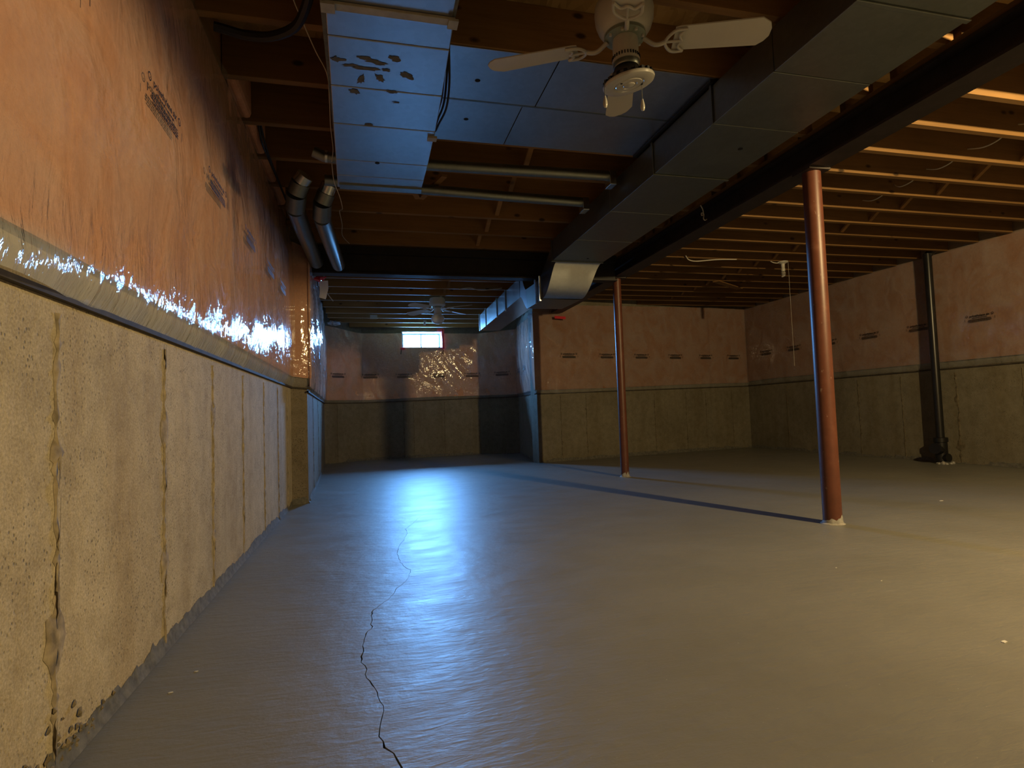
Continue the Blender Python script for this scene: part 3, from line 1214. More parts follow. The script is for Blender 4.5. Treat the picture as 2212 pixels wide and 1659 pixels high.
t = thing('steel_beam', 'long dark steel beam carried on the two red columns', 'beam', (2.80, 2, 2.25))
ibeam(MB(), 'Y', 2.80, 2.25, 2.425, -4.15, 8.12, .165).build('girder', M['steel'], t)
MB().box((2.73, -4.15, 2.4255), (2.87, 8.10, 2.4595)).build('nailer_plank', M['wood_y'], t)
t = thing('steel_beam', 'short black steel beam crossing the mouth of the alcove', 'beam', (1, 5.78, 2.18))
ibeam(MB(), 'X', 5.79, 2.18, 2.40, -.60, 2.70, .13).build('girder', M['steel_black'], t)
MB().box((-.60, 5.73, 2.4005), (2.70, 5.85, 2.4595)).build('nailer_plank', M['steel_black'], t)


# ------------------------------------------------------------------ red columns
def column(x, y, label, r=.053, lean=0.0):
    t = thing('steel_column', label, 'column', (x, y, 0), 'red columns under the beam')
    mb = MB()
    mb.tube([(x, y, .012), (x, y, .5), (x, y, 1.2), (x, y, 2.235)], r, 24)
    mb.build('post', M['red'], t, smooth=True)
    MB().box((x - .08, y - .075, 2.236), (x + .08, y + .075, 2.2495)).build('top_plate', M['steel'], t)
    mb = MB()
    rnd = random.Random(int(y * 10))
    n = 26
    vs = []
    for k in range(n):
        th = 2 * math.pi * k / n
        h = .02 + rnd.uniform(0, .055) * (.5 + .5 * math.cos(th + .8))
        for rr, z in ((r + .016, .0008), (r + .004, .010), (r + .0016, h)):
            vs.append((x + rr * math.cos(th), y + rr * math.sin(th), z))
    fs = []
    for k in range(n):
        b, c = k * 3, ((k + 1) % n) * 3
        fs += [(b, c, c + 1, b + 1), (b + 1, c + 1, c + 2, b + 2)]
    mb.add(vs, fs)
    mb.build('paint_splash', M['footing'], t, smooth=True)


column(2.80, 2.995, 'nearer red steel column with grey paint splashes at its foot', .055)
column(2.77, 5.90, 'farther thin red steel column in front of the back wall', .046)

# ------------------------------------------------------------------ return-air duct (left)
t = thing('duct', 'wide flat blue-lit metal duct with dark smears hung left under the joists', 'duct', (.1, 2.4, 2.2), 'ceiling ducts')


def duct_bottom_x(y):
    u = (y - 1.8) / 1.82
    return -.112 - .045 * u, .325 + .035 * math.sin(u * 2.2)


ys = [-1.2, .2, .95, 1.985, 2.157, 2.489, 2.817, 3.22, 3.43, 3.62]
for ya, yb in zip(ys[:-1], ys[1:]):
    la_, ra_ = duct_bottom_x(ya)
    lb_, rb_ = duct_bottom_x(yb)
    if ya < 1.9: la_, ra_ = -.112, .325
    if yb <= 1.99: lb_, rb_ = -.112, .325
    m = MB()
    g = .0035
    m.prism([(la_, ya + g), (ra_, ya + g), (rb_, yb - g), (lb_, yb - g)], 2.20, 2.455)
    m.build('duct_panel', M['galv'], t, bevel=.003)
m = MB()
m.prism([(-.108, -1.2), (.32, -1.2), (.345, 3.60), (-.148, 3.60)], 2.2035, 2.452)
m.build('duct_core', M['smear'], t)
for y in (1.985,):
    m = MB()
    m.box((-.122, y - .018, 2.188), (.335, y + .018, 2.1995)).build('drive_cleat', M['seal_tape'], t, bevel=.002)
    MB().box((-.132, y - .024, 2.180), (-.085, y + .024, 2.189)).build('cleat_end', M['seal_tape'], t)
    MB().box((.31, y - .024, 2.180), (.346, y + .024, 2.189)).build('cleat_end', M['seal_tape'], t)
MB().box((.325, 2.86, 2.188), (.372, 2.90, 2.1995)).build('cleat_end', M['seal_tape'], t)
MB().box((-.145, 3.55, 2.19), (.355, 3.618, 2.1995)).build('end_flange', M['galv_dull'], t)


def blob(cx, cy_, rx, ry, seed, z, ang=0.0):
    rnd = random.Random(seed)
    n = 18
    vs = [(cx, cy_, z)]
    for k in range(n):
        th = 2 * math.pi * k / n
        r = rnd.uniform(.55, 1.2)
        dx, dy = rx * r * math.cos(th), ry * r * math.sin(th)
        vs.append((cx + dx * math.cos(ang) - dy * math.sin(ang), cy_ + dx * math.sin(ang) + dy * math.cos(ang), z))
    return vs, [(0, 1 + (k + 1) % n, 1 + k) for k in range(n)]


m = MB()
for i, (x, y, rx, ry, an) in enumerate(((-.09, 2.30, .03, .012, 0), (-.045, 2.33, .035, .01, -.2), (.01, 2.27, .03, .012, .1), (.055, 2.29, .05, .017, .2), (.02, 2.34, .06, .016, .1),
                                        (.133, 2.25, .026, .020, .3), (.187, 2.36, .035, .022, .6), (.075, 2.40, .02, .035, -.5), (.0, 2.42, .016, .04, .3), (-.03, 2.52, .03, .02, .4),
                                        (.13, 2.492, .03, .012, 0), (.15, 2.575, .018, .006, 0), (.03, 2.80, .022, .014, 0), (-.10, 2.30, .015, .02, 0), (.10, 2.335, .02, .01, 0))):
    MB().add(*blob(x, y, rx, ry, i, 2.1988 - .00008 * i, an)).build('sealant_smear', M['smear'], t)
m = MB()
m.lathe([(.013, 2.1978), (.0125, 2.2015)], (.077, 3.23, 0), 16)
m.build('punched_hole', M['hole'], t)

# panned joist bay: sheet metal nailed under the joists
t = thing('joist_pan', 'blue-lit sheet metal panel nailed under the joists behind the near fan', 'panel', (1.1, 2.95, 2.45), 'ceiling ducts')
for i, (xa, xb, ya, yb) in enumerate(((.36, .93, 2.50, 2.935), (.935, 1.80, 2.50, 2.935), (.36, .86, 2.94, 3.40), (.865, 1.80, 2.94, 3.40))):
    MB().box((xa, ya, 2.4545), (xb, yb, 2.4585)).build('pan_sheet', M['galv'], t, bevel=.001)
m = MB().box((.36, 2.934, 2.4525), (1.80, 2.946, 2.4543))
m.build('pan_seam', M['galv_dull'], t)
for x, y in ((.573, 2.75), (.578, 3.135)):
    MB().lathe([(.014, 2.4535), (.0135, 2.4543)], (x, y, 0), 16).build('punched_hole', M['hole'], t)

# ------------------------------------------------------------------ main trunk duct
t = thing('duct', 'long grey trunk duct running beside the beam and dipping under the black crossbeam', 'duct', (2.04, 3, 2.235), 'ceiling ducts')
XL, XR = 1.78, 2.31
ys = [-3.5, -2.0, -.6, .3, .95, 1.30, 1.636, 2.08, 2.54, 3.18, 3.85, 4.55, 5.23]
for ya, yb in zip(ys[:-1], ys[1:]):
    g = .002
    MB().box((XL, ya + g, 2.235), (XR, yb - g, 2.435)).build('duct_panel', M['galv_dull'], t, bevel=.003)
for y in (1.636, 3.18, 5.23):
    m = MB().box((XL - .006, y - .011, 2.2275), (XR + .006, y + .011, 2.2345)).box((XL - .010, y - .011, 2.228), (XL - .0005, y + .011, 2.44))
    m.build('drive_cleat', M['galv_dull'], t, bevel=.002)
for y in (2.54,):
    MB().box((XL - .009, y - .009, 2.229), (XL - .0005, y + .009, 2.44)).build('drive_cleat', M['galv_dull'], t)
MB().lathe([(.014, 2.2325), (.0135, 2.2345)], (2.11, 2.77, 0), 16).build('punched_hole', M['hole'], t)
MB().lathe([(.012, 2.2325), (.0115, 2.2345)], (2.10, 5.10, 0), 16).build('punched_hole', M['hole'], t)


def profile_duct(prof_top, prof_bot, xl, xr, name, m, parent, xr2=None):
    """duct with side profile in the y-z plane; xl, xr may vary along it"""
    n = len(prof_bot)
    vs, fs = [], []
    for i in range(n):
        u = i / (n - 1)
        l = xl[0] + (xl[1] - xl[0]) * u
        r = xr[0] + (xr[1] - xr[0]) * u
        yb, zb = prof_bot[i]
        yt, zt = prof_top[i]
        vs += [(l, yb, zb), (r, yb, zb), (r, yt, zt), (l, yt, zt)]
    for i in range(n - 1):
        for k in range(4):
            a = i * 4
            fs.append((a + k, a + (k + 1) % 4, a + 4 + (k + 1) % 4, a + 4 + k))
    fs += [(3, 2, 1, 0), tuple((n - 1) * 4 + k for k in range(4))]
    mb = MB().add(vs, fs)
    return mb.build(name, m, parent, smooth=True)


# elbow that curves down towards the floor
bot, top_ = [], []
N = 14
for i in range(N + 1):
    u = i / N
    # outer (near/lower) curve: an S that leaves horizontally and swings down, then levels out
    y = 5.245 + .30 * u
    s = u * u * (3 - 2 * u)
    bot.append((5.245 + .22 * (u ** 1.0) - .03 * math.sin(math.pi * u), 2.235 - .325 * s))
    top_.append((5.25 + .40 * u, 2.435 - .31 * s))
profile_duct(top_, bot, (1.83, 1.74), (2.31, 2.16), 'duct_elbow', M['galv'], t)
profile_duct([(5.655, 2.12), (5.80, 2.12), (6.0, 2.12)], [(5.47, 1.905), (5.70, 1.90), (5.95, 1.90)], (1.74, 1.72), (2.16, 2.12), 'duct_underpass', M['galv_dull'], t)
for y in (5.50, 5.66):
    MB().box((1.72, y, 1.893), (1.738, y + .016, 2.15)).build('drive_cleat', M['galv'], t)
# rise on the far side
bot, top_ = [], []
for i in range(N + 1):
    u = i / N
    s = u * u * (3 - 2 * u)
    bot.append((5.955 + .30 * u, 1.90 + .185 * s))
    top_.append((6.00 + .22 * u, 2.12 + .20 * s))
profile_duct(top_, bot, (1.72, 1.72), (2.12, 2.03), 'duct_riser', M['galv'], t)
ys = [6.26, 6.95, 7.45, 8.20, 8.68]
for ya, yb in zip(ys[:-1], ys[1:]):
    zb0 = 2.085 - .01 * (ya - 6.26)
    zb1 = 2.085 - .01 * (yb - 6.26)
    profile_duct([(ya + .003, 2.315), (yb - .003, 2.300)], [(ya + .003, zb0), (yb - .003, zb1)], (1.72, 1.72), (2.03, 2.03), 'duct_panel', M['galv_bright'], t)
for y in ys[1:]:
    MB().box((1.709, y - .008, 2.055), (1.7195, y + .008, 2.325)).build('drive_cleat', M['galv_bright'], t)

# added black strip that draws the shade of the gap between pan and trunk
t2 = thing('gap_shade', 'thin dark strip added as shade in the gap between blue pan and trunk duct', 'shade strip', (1.79, 2.95, 2.44))
MB().box((1.755, 2.51, 2.4415), (1.80, 3.40, 2.4535)).build('gap_shade_strip', M['black'], t2)

# ------------------------------------------------------------------ round pipes
def round_pipe(label, pts, r, joints=(), mt='galv_dull', group='round metal duct pipes', collar=None):
    t = thing('round_duct', label, 'duct pipe', pts[0], group)
    MB().tube(pts, r, 20).build('pipe', M[mt], t, smooth=True)
    for a, b in joints:
        MB().tube([a, b], r + .004, 20).build('collar', M['galv_bright'], t, smooth=True)
    return t


def boot(parent, x, y, z):
    m = MB().bar((x, y - .03, z), (x + .05, y - .03, z), .10, .10)
    m.build('takeoff_collar', M['galv_bright'], parent, bevel=.004)


PZ1, PY1 = 2.425, 3.78
t = round_pipe('round metal pipe running behind the first joist past the blue panel', [(.30, 3.665, 2.405), (.7, 3.668, 2.41), (1.2, 3.672, 2.42), (1.69, 3.68, 2.43)], .036)
boot(t, 1.69, 3.71, 2.40)
t = round_pipe('round metal pipe behind second joist, lower of the two by the trunk', [(-.26, 4.02, 2.405), (.4, 4.06, 2.40), (1.1, 4.10, 2.40), (1.66, 4.12, 2.40)], .037)
boot(t, 1.66, 4.15, 2.375)
t = round_pipe('short stub of metal pipe sticking out left of the flat duct', [(-.30, 3.66, 2.435), (-.24, 3.665, 2.41), (-.15, 3.665, 2.405)], .034, [((-.23, 3.655, 2.408), (-.215, 3.655, 2.407))])


def elbow_pipe(label, pts, r, segs):
    t = thing('round_duct', label, 'duct pipe', pts[0], 'round metal duct pipes')
    for (i, j, rr, mm) in segs:
        MB().tube(pts[i:j + 1], rr, 20).build('elbow_gore', M[mm], t, smooth=True)


elbow_pipe('leftmost bent metal pipe against the left insulation', [(-.385, 4.02, 2.43), (-.42, 4.05, 2.39), (-.452, 4.10, 2.33), (-.475, 4.22, 2.265), (-.47, 4.60, 2.25), (-.46, 5.15, 2.25), (-.45, 5.60, 2.25)],
           .06, ((0, 1, .058, 'galv_bright'), (1, 2, .064, 'galv_dull'), (2, 3, .068, 'galv_dull'), (3, 6, .063, 'galv_dull')))
elbow_pipe('bent metal pipe second from the left wall, above black crossbeam', [(-.235, 4.15, 2.43), (-.26, 4.18, 2.38), (-.29, 4.22, 2.32), (-.305, 4.34, 2.25), (-.29, 4.70, 2.235), (-.27, 5.20, 2.235), (-.25, 5.62, 2.235)],
           .06, ((0, 1, .056, 'galv_bright'), (1, 2, .062, 'galv_dull'), (2, 3, .066, 'galv_dull'), (3, 6, .062, 'galv_dull')))


# ------------------------------------------------------------------ cables and hoses
def spline(pts, n=8):
    P = [Vector(p) for p in pts]
    out = []
    for i in range(len(P) - 1):
        p0, p1, p2, p3 = P[max(0, i - 1)], P[i], P[i + 1], P[min(len(P) - 1, i + 2)]
        for k in range(n):
            u = k / n
            out.append(.5 * ((2 * p1) + (-p0 + p2) * u + (2 * p0 - 5 * p1 + 4 * p2 - p3) * u * u + (-p0 + 3 * p1 - 3 * p2 + p3) * u ** 3))
    out.append(P[-1])
    return out


def cable(name, label, cat, pts, r, m, group=None, n=8):
    o = MB().tube(spline(pts, n), r, 8).build(name, M[m], None, smooth=True, loc=pts[0])
    return tag(o, label, cat, group)


cable('hose', 'thick black hose looping out of the joists beside the left wall', 'hose', [(-.60, 2.545, 2.435), (-.555, 2.55, 2.43), (-.47, 2.55, 2.415), (-.37, 2.52, 2.405), (-.27, 2.45, 2.41), (-.215, 2.34, 2.42), (-.185, 2.22, 2.425), (-.17, 2.05, 2.43)], .020, 'cable_black')
cable('cable', 'black cable stapled down the top edge of the left insulation', 'cable', [(-.594, 3.47, 2.53), (-.592, 3.53, 2.49), (-.592, 3.62, 2.445), (-.588, 3.80, 2.44), (-.575, 4.3, 2.43), (-.57, 4.9, 2.42), (-.565, 5.45, 2.40)], .008, 'cable_black')
cable('cable', 'second black cable hanging close beside the stapled one on the left', 'cable', [(-.582, 3.48, 2.53), (-.582, 3.56, 2.49), (-.575, 3.72, 2.43), (-.568, 4.2, 2.41), (-.56, 4.8, 2.40), (-.555, 5.45, 2.39)], .006, 'cable_black')
for i, (dx, dz, lab) in enumerate(((0, 0, 'black cable drooping at the right edge of the flat duct, outermost'), (-.012, .02, 'black cable drooping at the right edge of the flat duct, middle one'), (-.022, .045, 'black cable drooping at the right edge of the flat duct, innermost'))):
    cable('cable', lab, 'cable', [(.362, 2.10, 2.42), (.366, 2.32, 2.36 + dz), (.392 + dx, 2.52, 2.29 + dz), (.398 + dx, 2.68, 2.255 + dz), (.378 + dx * .5, 2.82, 2.245 + dz), (.372, 2.90, 2.25 + dz), (.376, 3.0, 2.30 + dz)], .0052, 'cable_black', 'black cables at the flat duct')
cable('wire', 'thin white wire hanging down beside the left of the flat duct', 'wire', [(-.165, 1.99, 2.43), (-.155, 2.07, 2.40), (-.172, 2.13, 2.395), (-.225, 2.18, 2.452), (-.262, 2.30, 2.455), (-.225, 2.42, 2.40), (-.19, 2.52, 2.36), (-.150, 2.62, 2.32), (-.155, 2.85, 2.32), (-.165, 3.1, 2.32), (-.17, 3.4, 2.34), (-.19, 3.60, 2.35)], .0026, 'cable_white')
cable('wire', 'thin white wire dangling in front of the joists left of black crossbeam', 'wire', [(-.19, 3.62, 2.35), (-.19, 3.85, 2.33), (-.165, 4.1, 2.32), (-.16, 4.38, 2.34), (-.185, 4.50, 2.36), (-.18, 4.8, 2.36), (-.19, 5.1, 2.36), (-.14, 5.40, 2.38)], .0026, 'cable_white')
ys = [y for y in RIGHT_Y if 2.2 < y < 4.2]
for i, (a, b) in enumerate(zip(ys[:-1], ys[1:])):
    cable('cable', 'white cable sagging between right-hand joists, %s' % ('nearest loop', 'second loop from the camera', 'third loop', 'fourth loop', 'farthest loop')[min(i, 4)], 'cable',
          [(4.17 + .03 * i, a + .042, 2.55), (4.16 + .03 * i, a + .13, 2.50), (4.16 + .03 * i, a + .23, 2.495), (4.18 + .03 * i, b, 2.54)], .0045, 'cable_white', 'white cables through the right joists', 6)
cable('cable', 'white cable lying under the far right joists left of the bulb', 'cable', [(3.52, 5.66, 2.47), (3.60, 5.73, 2.445), (3.72, 5.76, 2.44), (3.95, 5.70, 2.45), (4.2, 5.69, 2.458)], .006, 'cable_white')
cable('cable', 'white cable stapled across the alcove joists right of the far fan', 'cable', [(1.15, 7.10, 2.355), (1.28, 7.06, 2.365), (1.42, 7.09, 2.345), (1.55, 7.07, 2.352), (1.70, 7.05, 2.37)], .006, 'cable_white')
cable('wire', 'white wire curling down by the alcove left wall', 'wire', [(-.43, 6.3, 2.30), (-.44, 6.35, 2.22), (-.42, 6.45, 2.15), (-.36, 6.6, 2.08)], .005, 'cable_white')
cable('wire_hook', 'small twisted wire hook hanging from the beam between duct and column', 'hook', [(2.665, 4.03, 2.40), (2.69, 4.04, 2.37), (2.70, 4.05, 2.335), (2.683, 4.05, 2.325), (2.685, 4.05, 2.345), (2.705, 4.05, 2.335), (2.70, 4.05, 2.30), (2.712, 4.05, 2.285), (2.73, 4.05, 2.295)], .0042, 'cable_white')

# ------------------------------------------------------------------ ceiling fans
def blade_mesh(c, ang, r0_, r1, wid, z, pitch, droop=0.0, chamfer=.05):
    ca, sa = math.cos(ang), math.sin(ang)
    h = wid / 2
    prof = [(r0_, -h * .78), (r0_ + .02, -h * .86), (r1 - chamfer, -h), (r1 - .012, -h * .62), (r1, -h * .2), (r1, h * .35), (r1 - .015, h * .72), (r1 - chamfer * .8, h), (r0_ + .02, h * .86), (r0_, h * .78)]
    vs = []
    for zz in (-.003, .003):
        for r, s in prof:
            x = r * ca - s * sa
            y = r * sa + s * ca
            vs.append((c[0] + x, c[1] + y, z + zz + s * math.tan(pitch) - droop * (r - r0_)))
    n = len(prof)
    fs = [tuple(range(n))[::-1], tuple(range(n, 2 * n))] + [(i, (i + 1) % n, n + (i + 1) % n, n + i) for i in range(n)]
    return MB().add(vs, fs)


def blade_iron(c, ang, z, zhub, rh, pitch, wid):
    mb = MB()
    ca, sa = math.cos(ang), math.sin(ang)
    def q(r, s, dz=0): return (c[0] + r * ca - s * sa, c[1] + r * sa + s * ca, z + dz + s * math.tan(pitch))
    mb.tube(spline([(c[0] + rh * ca, c[1] + rh * sa, zhub), q(rh + .035, 0, -.012), q(rh + .06, 0, -.016), q(rh + .085, 0, -.008)], 4), [.009] * 13, 8)
    h = wid * .40
    # ornate fork: rim and two curled prongs
    mb.tube(spline([q(rh + .165, -h, -.006), q(rh + .115, -h * .9, -.008), q(rh + .085, 0, -.009), q(rh + .115, h * .9, -.008), q(rh + .165, h, -.006)], 5), .0065, 7)
    mb.tube(spline([q(rh + .165, -h, -.006), q(rh + .14, -h * .5, -.008), q(rh + .152, 0, -.008), q(rh + .14, h * .5, -.008), q(rh + .165, h, -.006)], 5), .0055, 7)
    mb.tube([q(rh + .085, 0, -.008), q(rh + .152, 0, -.008)], .0055, 6)
    return mb


def fan_near():
    cx, cy_ = 1.052, 2.06
    t = thing('ceiling_fan', 'nearer white ceiling fan without a globe hung under the joists', 'fan', (cx, cy_, JZ), 'ceiling fans')
    MB().lathe([(.078, 2.4595), (.082, 2.450), (.100, 2.438), (.116, 2.415), (.121, 2.385), (.118, 2.350), (.107, 2.318), (.095, 2.300), (.086, 2.292)], (cx, cy_, 0), 36).build('motor_housing', M['white'], t, smooth=True)
    MB().lathe([(.083, 2.2918), (.084, 2.278), (.060, 2.272)], (cx, cy_, 0), 36).build('motor_plate', M['green_metal'], t, smooth=True)
    m = MB()
    for k in range(8):
        th = k * math.pi / 4 + .2
        m = MB()
        m.lathe([(.0065, 2.2785), (.0065, 2.268), (.004, 2.266)], (cx + .072 * math.cos(th), cy_ + .072 * math.sin(th), 0), 8)
        m.build('screw', M['white'], t)
    MB().lathe([(.050, 2.2718), (.052, 2.262), (.0525, 2.200), (.056, 2.182), (.0565, 2.172)], (cx, cy_, 0), 32).build('switch_housing', M['white'], t, smooth=True)
    m = MB()
    for k in range(30):
        th = 2 * math.pi * k / 30
        p = Vector((cx + .0555 * math.cos(th), cy_ + .0555 * math.sin(th), 0))
        m.bar(p + Vector((0, 0, 2.183)), p + Vector((0, 0, 2.196)), .004, .004, (math.cos(th), math.sin(th), 0))
    m.build('vent_slots', M['hole'], t)
    MB().lathe([(.052, 2.1718), (.053, 2.155), (.05, 2.150)], (cx, cy_, 0), 32).build('steel_collar', M['galv_dull'], t, smooth=True)
    MB().lathe([(.046, 2.1498), (.052, 2.140), (.060, 2.125), (.058, 2.118)], (cx, cy_, 0), 32).build('socket', M['black'], t, smooth=True)
    R = Matrix.Rotation(rad(-11), 3, 'Y') @ Matrix.Rotation(rad(4), 3, 'X')
    c2 = (cx + .006, cy_, 2.098)
    MB().lathe([(.070, .0175), (.094, .012), (.094, .000)], c2, 36, R).build('fitter_ring', M['black'], t, smooth=True)
    m = MB()
    for k in range(22):
        th = 2 * math.pi * k / 22
        a = R @ Vector((.090 * math.cos(th), .090 * math.sin(th), .008))
        b = R @ Vector((.103 * math.cos(th), .103 * math.sin(th), .006))
        m.bar(Vector(c2) + a, Vector(c2) + b, .014, .010)
    m.build('fitter_teeth', M['black'], t)
    prof = [(.104, .000), (.106, -.006), (.103, -.013), (.092, -.016), (.063, -.0155), (.060, -.012), (.057, -.012), (.053, -.017), (.033, -.017), (.030, -.0135), (.027, -.0135), (.022, -.019), (.008, -.021), (.001, -.021)]
    MB().lathe(prof, c2, 40, R).build('light_disc', M['glass_white'], t, smooth=True)
    for dx, dy in ((.058, .0), (-.045, -.02)):
        a = Vector(c2) + R @ Vector((dx, dy, -.0172))
        MB().lathe([(.005, -.0005), (.0048, .0015)], a, 10).build('chain_hole', M['hole'], t)
    for (x, y, zt, zb) in ((cx + .060, cy_ - .01, 2.082, 2.02), (cx - .098, cy_ + .005, 2.095, 2.025)):
        ch = MB().tube([(x, y, zt), (x, y, zb)], .0016, 6).build('pull_chain', M['galv_bright'], t)
        MB().lathe([(.0035, zb + .002), (.006, zb - .008), (.0088, zb - .024), (.0090, zb - .034), (.0065, zb - .044), (.003, zb - .047)], (x, y, 0), 12).build('pull_fob', M['glass_white'], ch, smooth=True)
    for ang in (-18.5, 68, 152, 247):
        a = rad(ang)
        b = blade_mesh((cx, cy_), a, .195, .580, .132, 2.262, rad(-11)).build('blade', M['blade'], t, bevel=.001)
        blade_iron((cx, cy_), a, 2.257, 2.272, .075, rad(-11), .132).build('blade_iron', M['white'], t, smooth=True)
    return t


fan_near()


def fan_far():
    cx, cy_, o = .945, 7.72, 0
    t = thing('ceiling_fan', 'farther white ceiling fan with a round glass globe in the alcove', 'fan', (cx, cy_, 2.365), 'ceiling fans')
    MB().lathe([(.075, 2.3645), (.098, 2.362), (.108, 2.345), (.108, 2.300), (.112, 2.285), (.110, 2.265), (.08, 2.245)], (cx, cy_, 0), 30).build('motor_housing', M['white_bright'], t, smooth=True)
    MB().lathe([(.072, 2.2448), (.07, 2.232), (.05, 2.228)], (cx, cy_, 0), 30).build('motor_plate', M['green_metal'], t, smooth=True)
    MB().lathe([(.050, 2.2278), (.052, 2.200), (.052, 2.150), (.057, 2.138)], (cx, cy_, 0), 26).build('switch_housing', M['white_bright'], t, smooth=True)
    MB().lathe([(.058, 2.1378), (.074, 2.125), (.088, 2.100), (.091, 2.075), (.082, 2.045), (.060, 2.022), (.030, 2.011), (.004, 2.008)], (cx, cy_, 0), 30).build('glass_globe', M['white_bright'], t, smooth=True)
    for ang in (38, 133, 222, 318):
        a = rad(ang)
        blade_mesh((cx, cy_), a, .185, .545, .125, 2.215, rad(12), .03).build('blade', M['white_bright'], t)
        blade_iron((cx, cy_), a, 2.212, 2.236, .065, rad(12), .125).build('blade_iron', M['white_bright'], t, smooth=True)
    MB().tube([(cx + .03, cy_ - .05, 2.14), (cx + .03, cy_ - .1, 2.06)], .0015, 5).build('pull_chain', M['galv_bright'], t)


fan_far()

# ------------------------------------------------------------------ bulb holder with spiral bulb
def lampholder(x, y, label, spiral=True):
    t = thing('lamp_holder', label, 'light', (x, y, JZ))
    MB().lathe([(.060, 2.4595), (.060, 2.450), (.045, 2.442), (.022, 2.432), (.021, 2.395), (.018, 2.392)], (x, y, 0), 24).build('socket', M['white'], t, smooth=True)
    if spiral:
        MB().lathe([(.019, 2.3918), (.021, 2.380), (.024, 2.360), (.022, 2.345), (.016, 2.342)], (x, y, 0), 18).build('bulb_base', M['white'], t, smooth=True)
        pts = []
        for k in range(40):
            th = k * .55
            r = .022 - .006 * (k / 39)
            pts.append((x + r * math.cos(th), y + r * math.sin(th), 2.338 - .058 * k / 39))
        MB().tube(pts, .0055, 7).build('spiral_tube', M['glass_white'], t, smooth=True)
        MB().tube([(x + .05, y - .03, 2.45), (x + .055, y - .03, 1.2)], .0014, 5).build('pull_string', M['cable_white'], t)
        MB().tube(spline([(x - .05, y, 2.452), (x - .10, y - .02, 2.435), (x - .15, y - .02, 2.44), (x - .17, y, 2.46)], 5), .005, 6).build('feed_wire', M['cable_white'], t, smooth=True)
    return t


lampholder(4.86, 5.721, 'white lamp holder with unlit spiral bulb and pull string, right ceiling')
MB_l = lampholder(3.52, .656, 'porcelain lamp holder of the lit bulb behind the camera', False)

# ------------------------------------------------------------------ black vent pipe on the right wall
t = thing('drain_pipe', 'glossy black plastic pipe standing against the right wall', 'pipe', (6.43, 5.20, 0))
px, py = 6.425, 5.195
MB().tube(spline([(px, py, .28), (px, py, 1.2), (px, py, 2.36), (px + .005, py + .0, 2.44), (px + .05, py - .03, 2.50), (px + .11, py - .10, 2.56)], 6), .043, 18).build('pipe', M['black'], t, smooth=True)
MB().tube([(px, py, .035), (px, py, .30)], .064, 20).build('cleanout_body', M['black'], t, smooth=True)
MB().lathe([(.066, .305), (.073, .300), (.073, .255), (.066, .250)], (px, py, 0), 20).build('hub_collar', M['black'], t, smooth=True)
MB().tube([(px, py, .15), (px - .06, py - .015, .165), (px - .115, py - .03, .18)], .052, 18).build('cleanout_branch', M['black'], t, smooth=True)
MB().tube([(px - .115, py - .03, .18), (px - .135, py - .036, .184)], .063, 18).build('cleanout_cap', M['black'], t, smooth=True)
MB().tube([(px, py, .07), (px + .0, py - .05, .072), (px, py - .085, .075)], .048, 18).build('cleanout_plug', M['black'], t, smooth=True)
m = MB()
rnd = random.Random(8)
for k in range(9):
    x, y = px + rnd.uniform(-.08, .08), py + rnd.uniform(-.09, .02)
    m.add(*[(vs, fs) for vs, fs in [blob(x, y, .022, .018, k, .0025)]][0])
    z = rnd.uniform(.01, .03)
    m.lathe([(.02, .001), (.016, z), (.004, z + .006)], (x, y, 0), 7)
m.build('mortar_crumbs', M['footing'], t)

# ------------------------------------------------------------------ small things
o = MB()
pts_ = [(-.455, 6.02), (-.375, 6.02)]
n = 7
vs = []
for i in range(n + 1):
    u = i / n
    z = 2.175 - .165 * u
    x0_ = -.47 + .01 * math.sin(u * 3)
    x1_ = -.375 - .03 * max(0, u - .5) * 2
    for e in (0, .003):
        vs += [(x0_, 6.06 + .02 * u + e, z), (x1_, 6.02 + .05 * math.sin(u * 2) + e, z - .02 * (u > .8))]
fs = []
for i in range(n):
    a = i * 4
    fs += [(a, a + 1, a + 5, a + 4), (a + 2, a + 6, a + 7, a + 3), (a, a + 4, a + 6, a + 2), (a + 1, a + 3, a + 7, a + 5)]
o.add(vs, fs + [(0, 2, 3, 1), (4 * n, 4 * n + 1, 4 * n + 3, 4 * n + 2)])
tag(o.build('plastic_flap', M['paper'], smooth=True), 'white flap hanging under the left end of the black crossbeam', 'sheet')
mb = MB()
rnd = random.Random(12)
for k in range(7):
    x, y, z = -.44 + rnd.uniform(-.05, .05), 5.98 + rnd.uniform(-.03, .03), 2.19 + rnd.uniform(-.018, .018)
    mb.bar((x - .03, y, z), (x + .03, y + .02, z + rnd.uniform(-.03, .03)), .03, .006, (rnd.random(), rnd.random(), 1))
tag(mb.build('tape_wad', M['tape_red']), 'crumpled dark red tape stuck at the left end of black crossbeam', 'tape')
mb = MB()
mb.bar((2.745, 8.058, 2.175), (2.93, 8.09, 2.170), .004, .04, (0, 0, 1))
tag(mb.build('tape_strip', M['tape_red']), 'bright red tape strip at the beam end on the back wall', 'tape')
mb = MB().box((.055, 9.20, 2.325), (.165, 9.206, 2.385))
tag(mb.build('paper_tag', M['cardboard']), 'pale square tag stuck to a joist left of the far fan', 'tag')
mb = MB().box((.95, 9.77, 2.32), (.985, 9.775, 2.40))
tag(mb.build('paper_tag', M['cardboard']), 'small grey tag on the joist above the alcove window', 'tag')
mb = MB().bar((4.62, 6.72, 2.452), (5.28, 7.12, 2.45), .09, .012)
tag(mb.build('wood_scrap', M['wood_y']), 'flat pale board nailed diagonally under the far right joists', 'board')


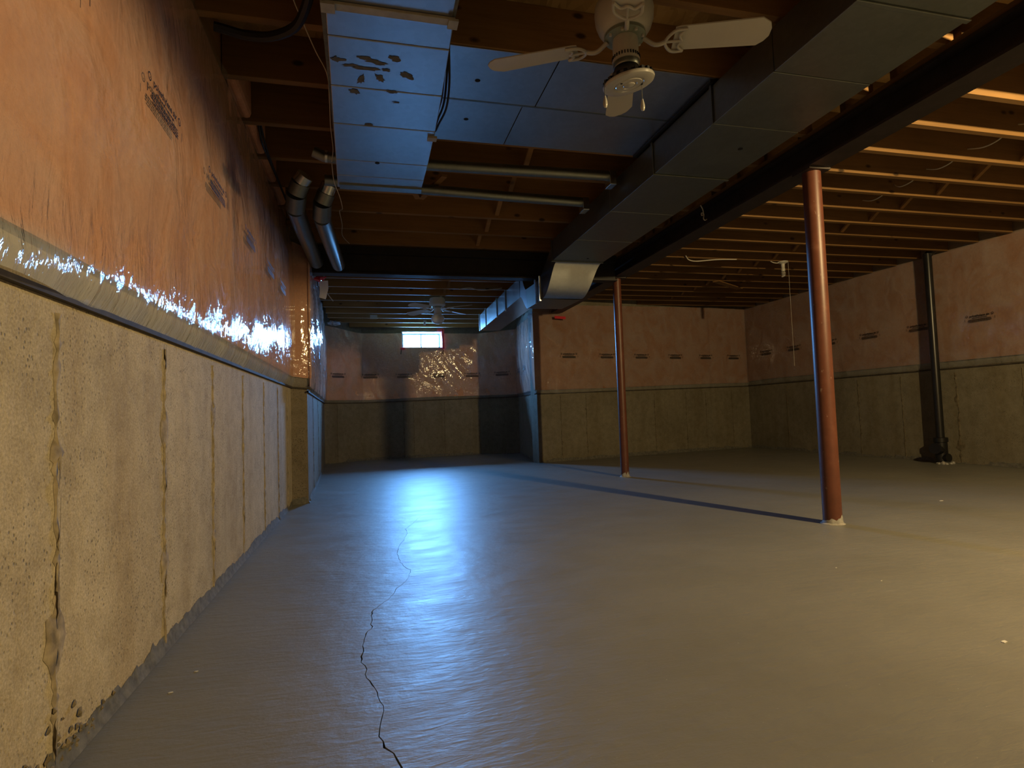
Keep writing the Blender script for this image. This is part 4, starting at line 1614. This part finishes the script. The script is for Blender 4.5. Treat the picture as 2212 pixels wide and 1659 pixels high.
# crumpled plastic tucked along the top of the sheets
def crumple(label, c, size, seed, m='poly_white'):
    n1, n2 = 12, 9
    vs, fs, uv = [], [], []
    for i in range(n1 + 1):
        for j in range(n2 + 1):
            u, v = i / n1, j / n2
            th = u * math.pi * 2
            ph = v * math.pi
            r = 1 + .55 * noise.noise(Vector((math.cos(th) * 1.6 + seed, math.sin(th) * 1.6, ph * 1.6)))
            vs.append((c[0] + size[0] * r * math.sin(ph) * math.cos(th), c[1] + size[1] * r * math.sin(ph) * math.sin(th), c[2] + size[2] * r * math.cos(ph)))
            uv.append((u * .5, v * .3))
    for i in range(n1):
        for j in range(n2):
            a = i * (n2 + 1) + j
            fs.append((a, a + 1, a + n2 + 2, a + n2 + 1))
    mb = MB().add(vs, fs)
    mb.uv = uv
    o = mb.build('crumpled_plastic', M[m], smooth=True, loc=c)
    return tag(o, label, 'plastic', 'crumpled plastic at the sheet tops')


crumple('white wad of crumpled plastic on top of the alcove right corner', (2.44, 8.24, 2.235), (.06, .12, .045), 2)
crumple('crumpled plastic tucked at the alcove left wall below the white flap', (-.50, 6.9, 2.33), (.035, .22, .05), 5)
crumple('crumpled plastic at the far top corner of the alcove left wall', (-.52, 9.75, 2.34), (.10, .14, .035), 8)

# small paint flecks on the floor
for i, (x, y, r, lab) in enumerate(((1.891, 1.372, .011, 'white paint fleck on the floor near the bottom right'), (4.094, 3.339, .016, 'pale scuff on the floor right of the nearer column'),
                                    (2.058, 2.199, .004, 'tiny white fleck on the floor in front of nearer column'), (2.077, 1.979, .004, 'tiny white speck on the floor below the nearer column'),
                                    (-.529, 1.972, .004, 'pale crumb on the floor by the left wall'), (-.561, 1.844, .005, 'brown crumb on the floor nearest the left wall'))):
    vs, fs = blob(x, y, r * 1.3, r * .6, 100 + i, .0022, .2)
    nb = len(vs)
    vs2 = vs + [(vx, vy, .0003) for vx, vy, _ in vs]
    fs2 = [tuple(reversed(f)) for f in fs] + [(1 + k, 1 + (k + 1) % 18, nb + 1 + (k + 1) % 18, nb + 1 + k) for k in range(18)]
    tag(MB().add(vs2, fs2).build('paint_fleck', M['fleck']), lab, 'fleck', 'flecks on the floor')
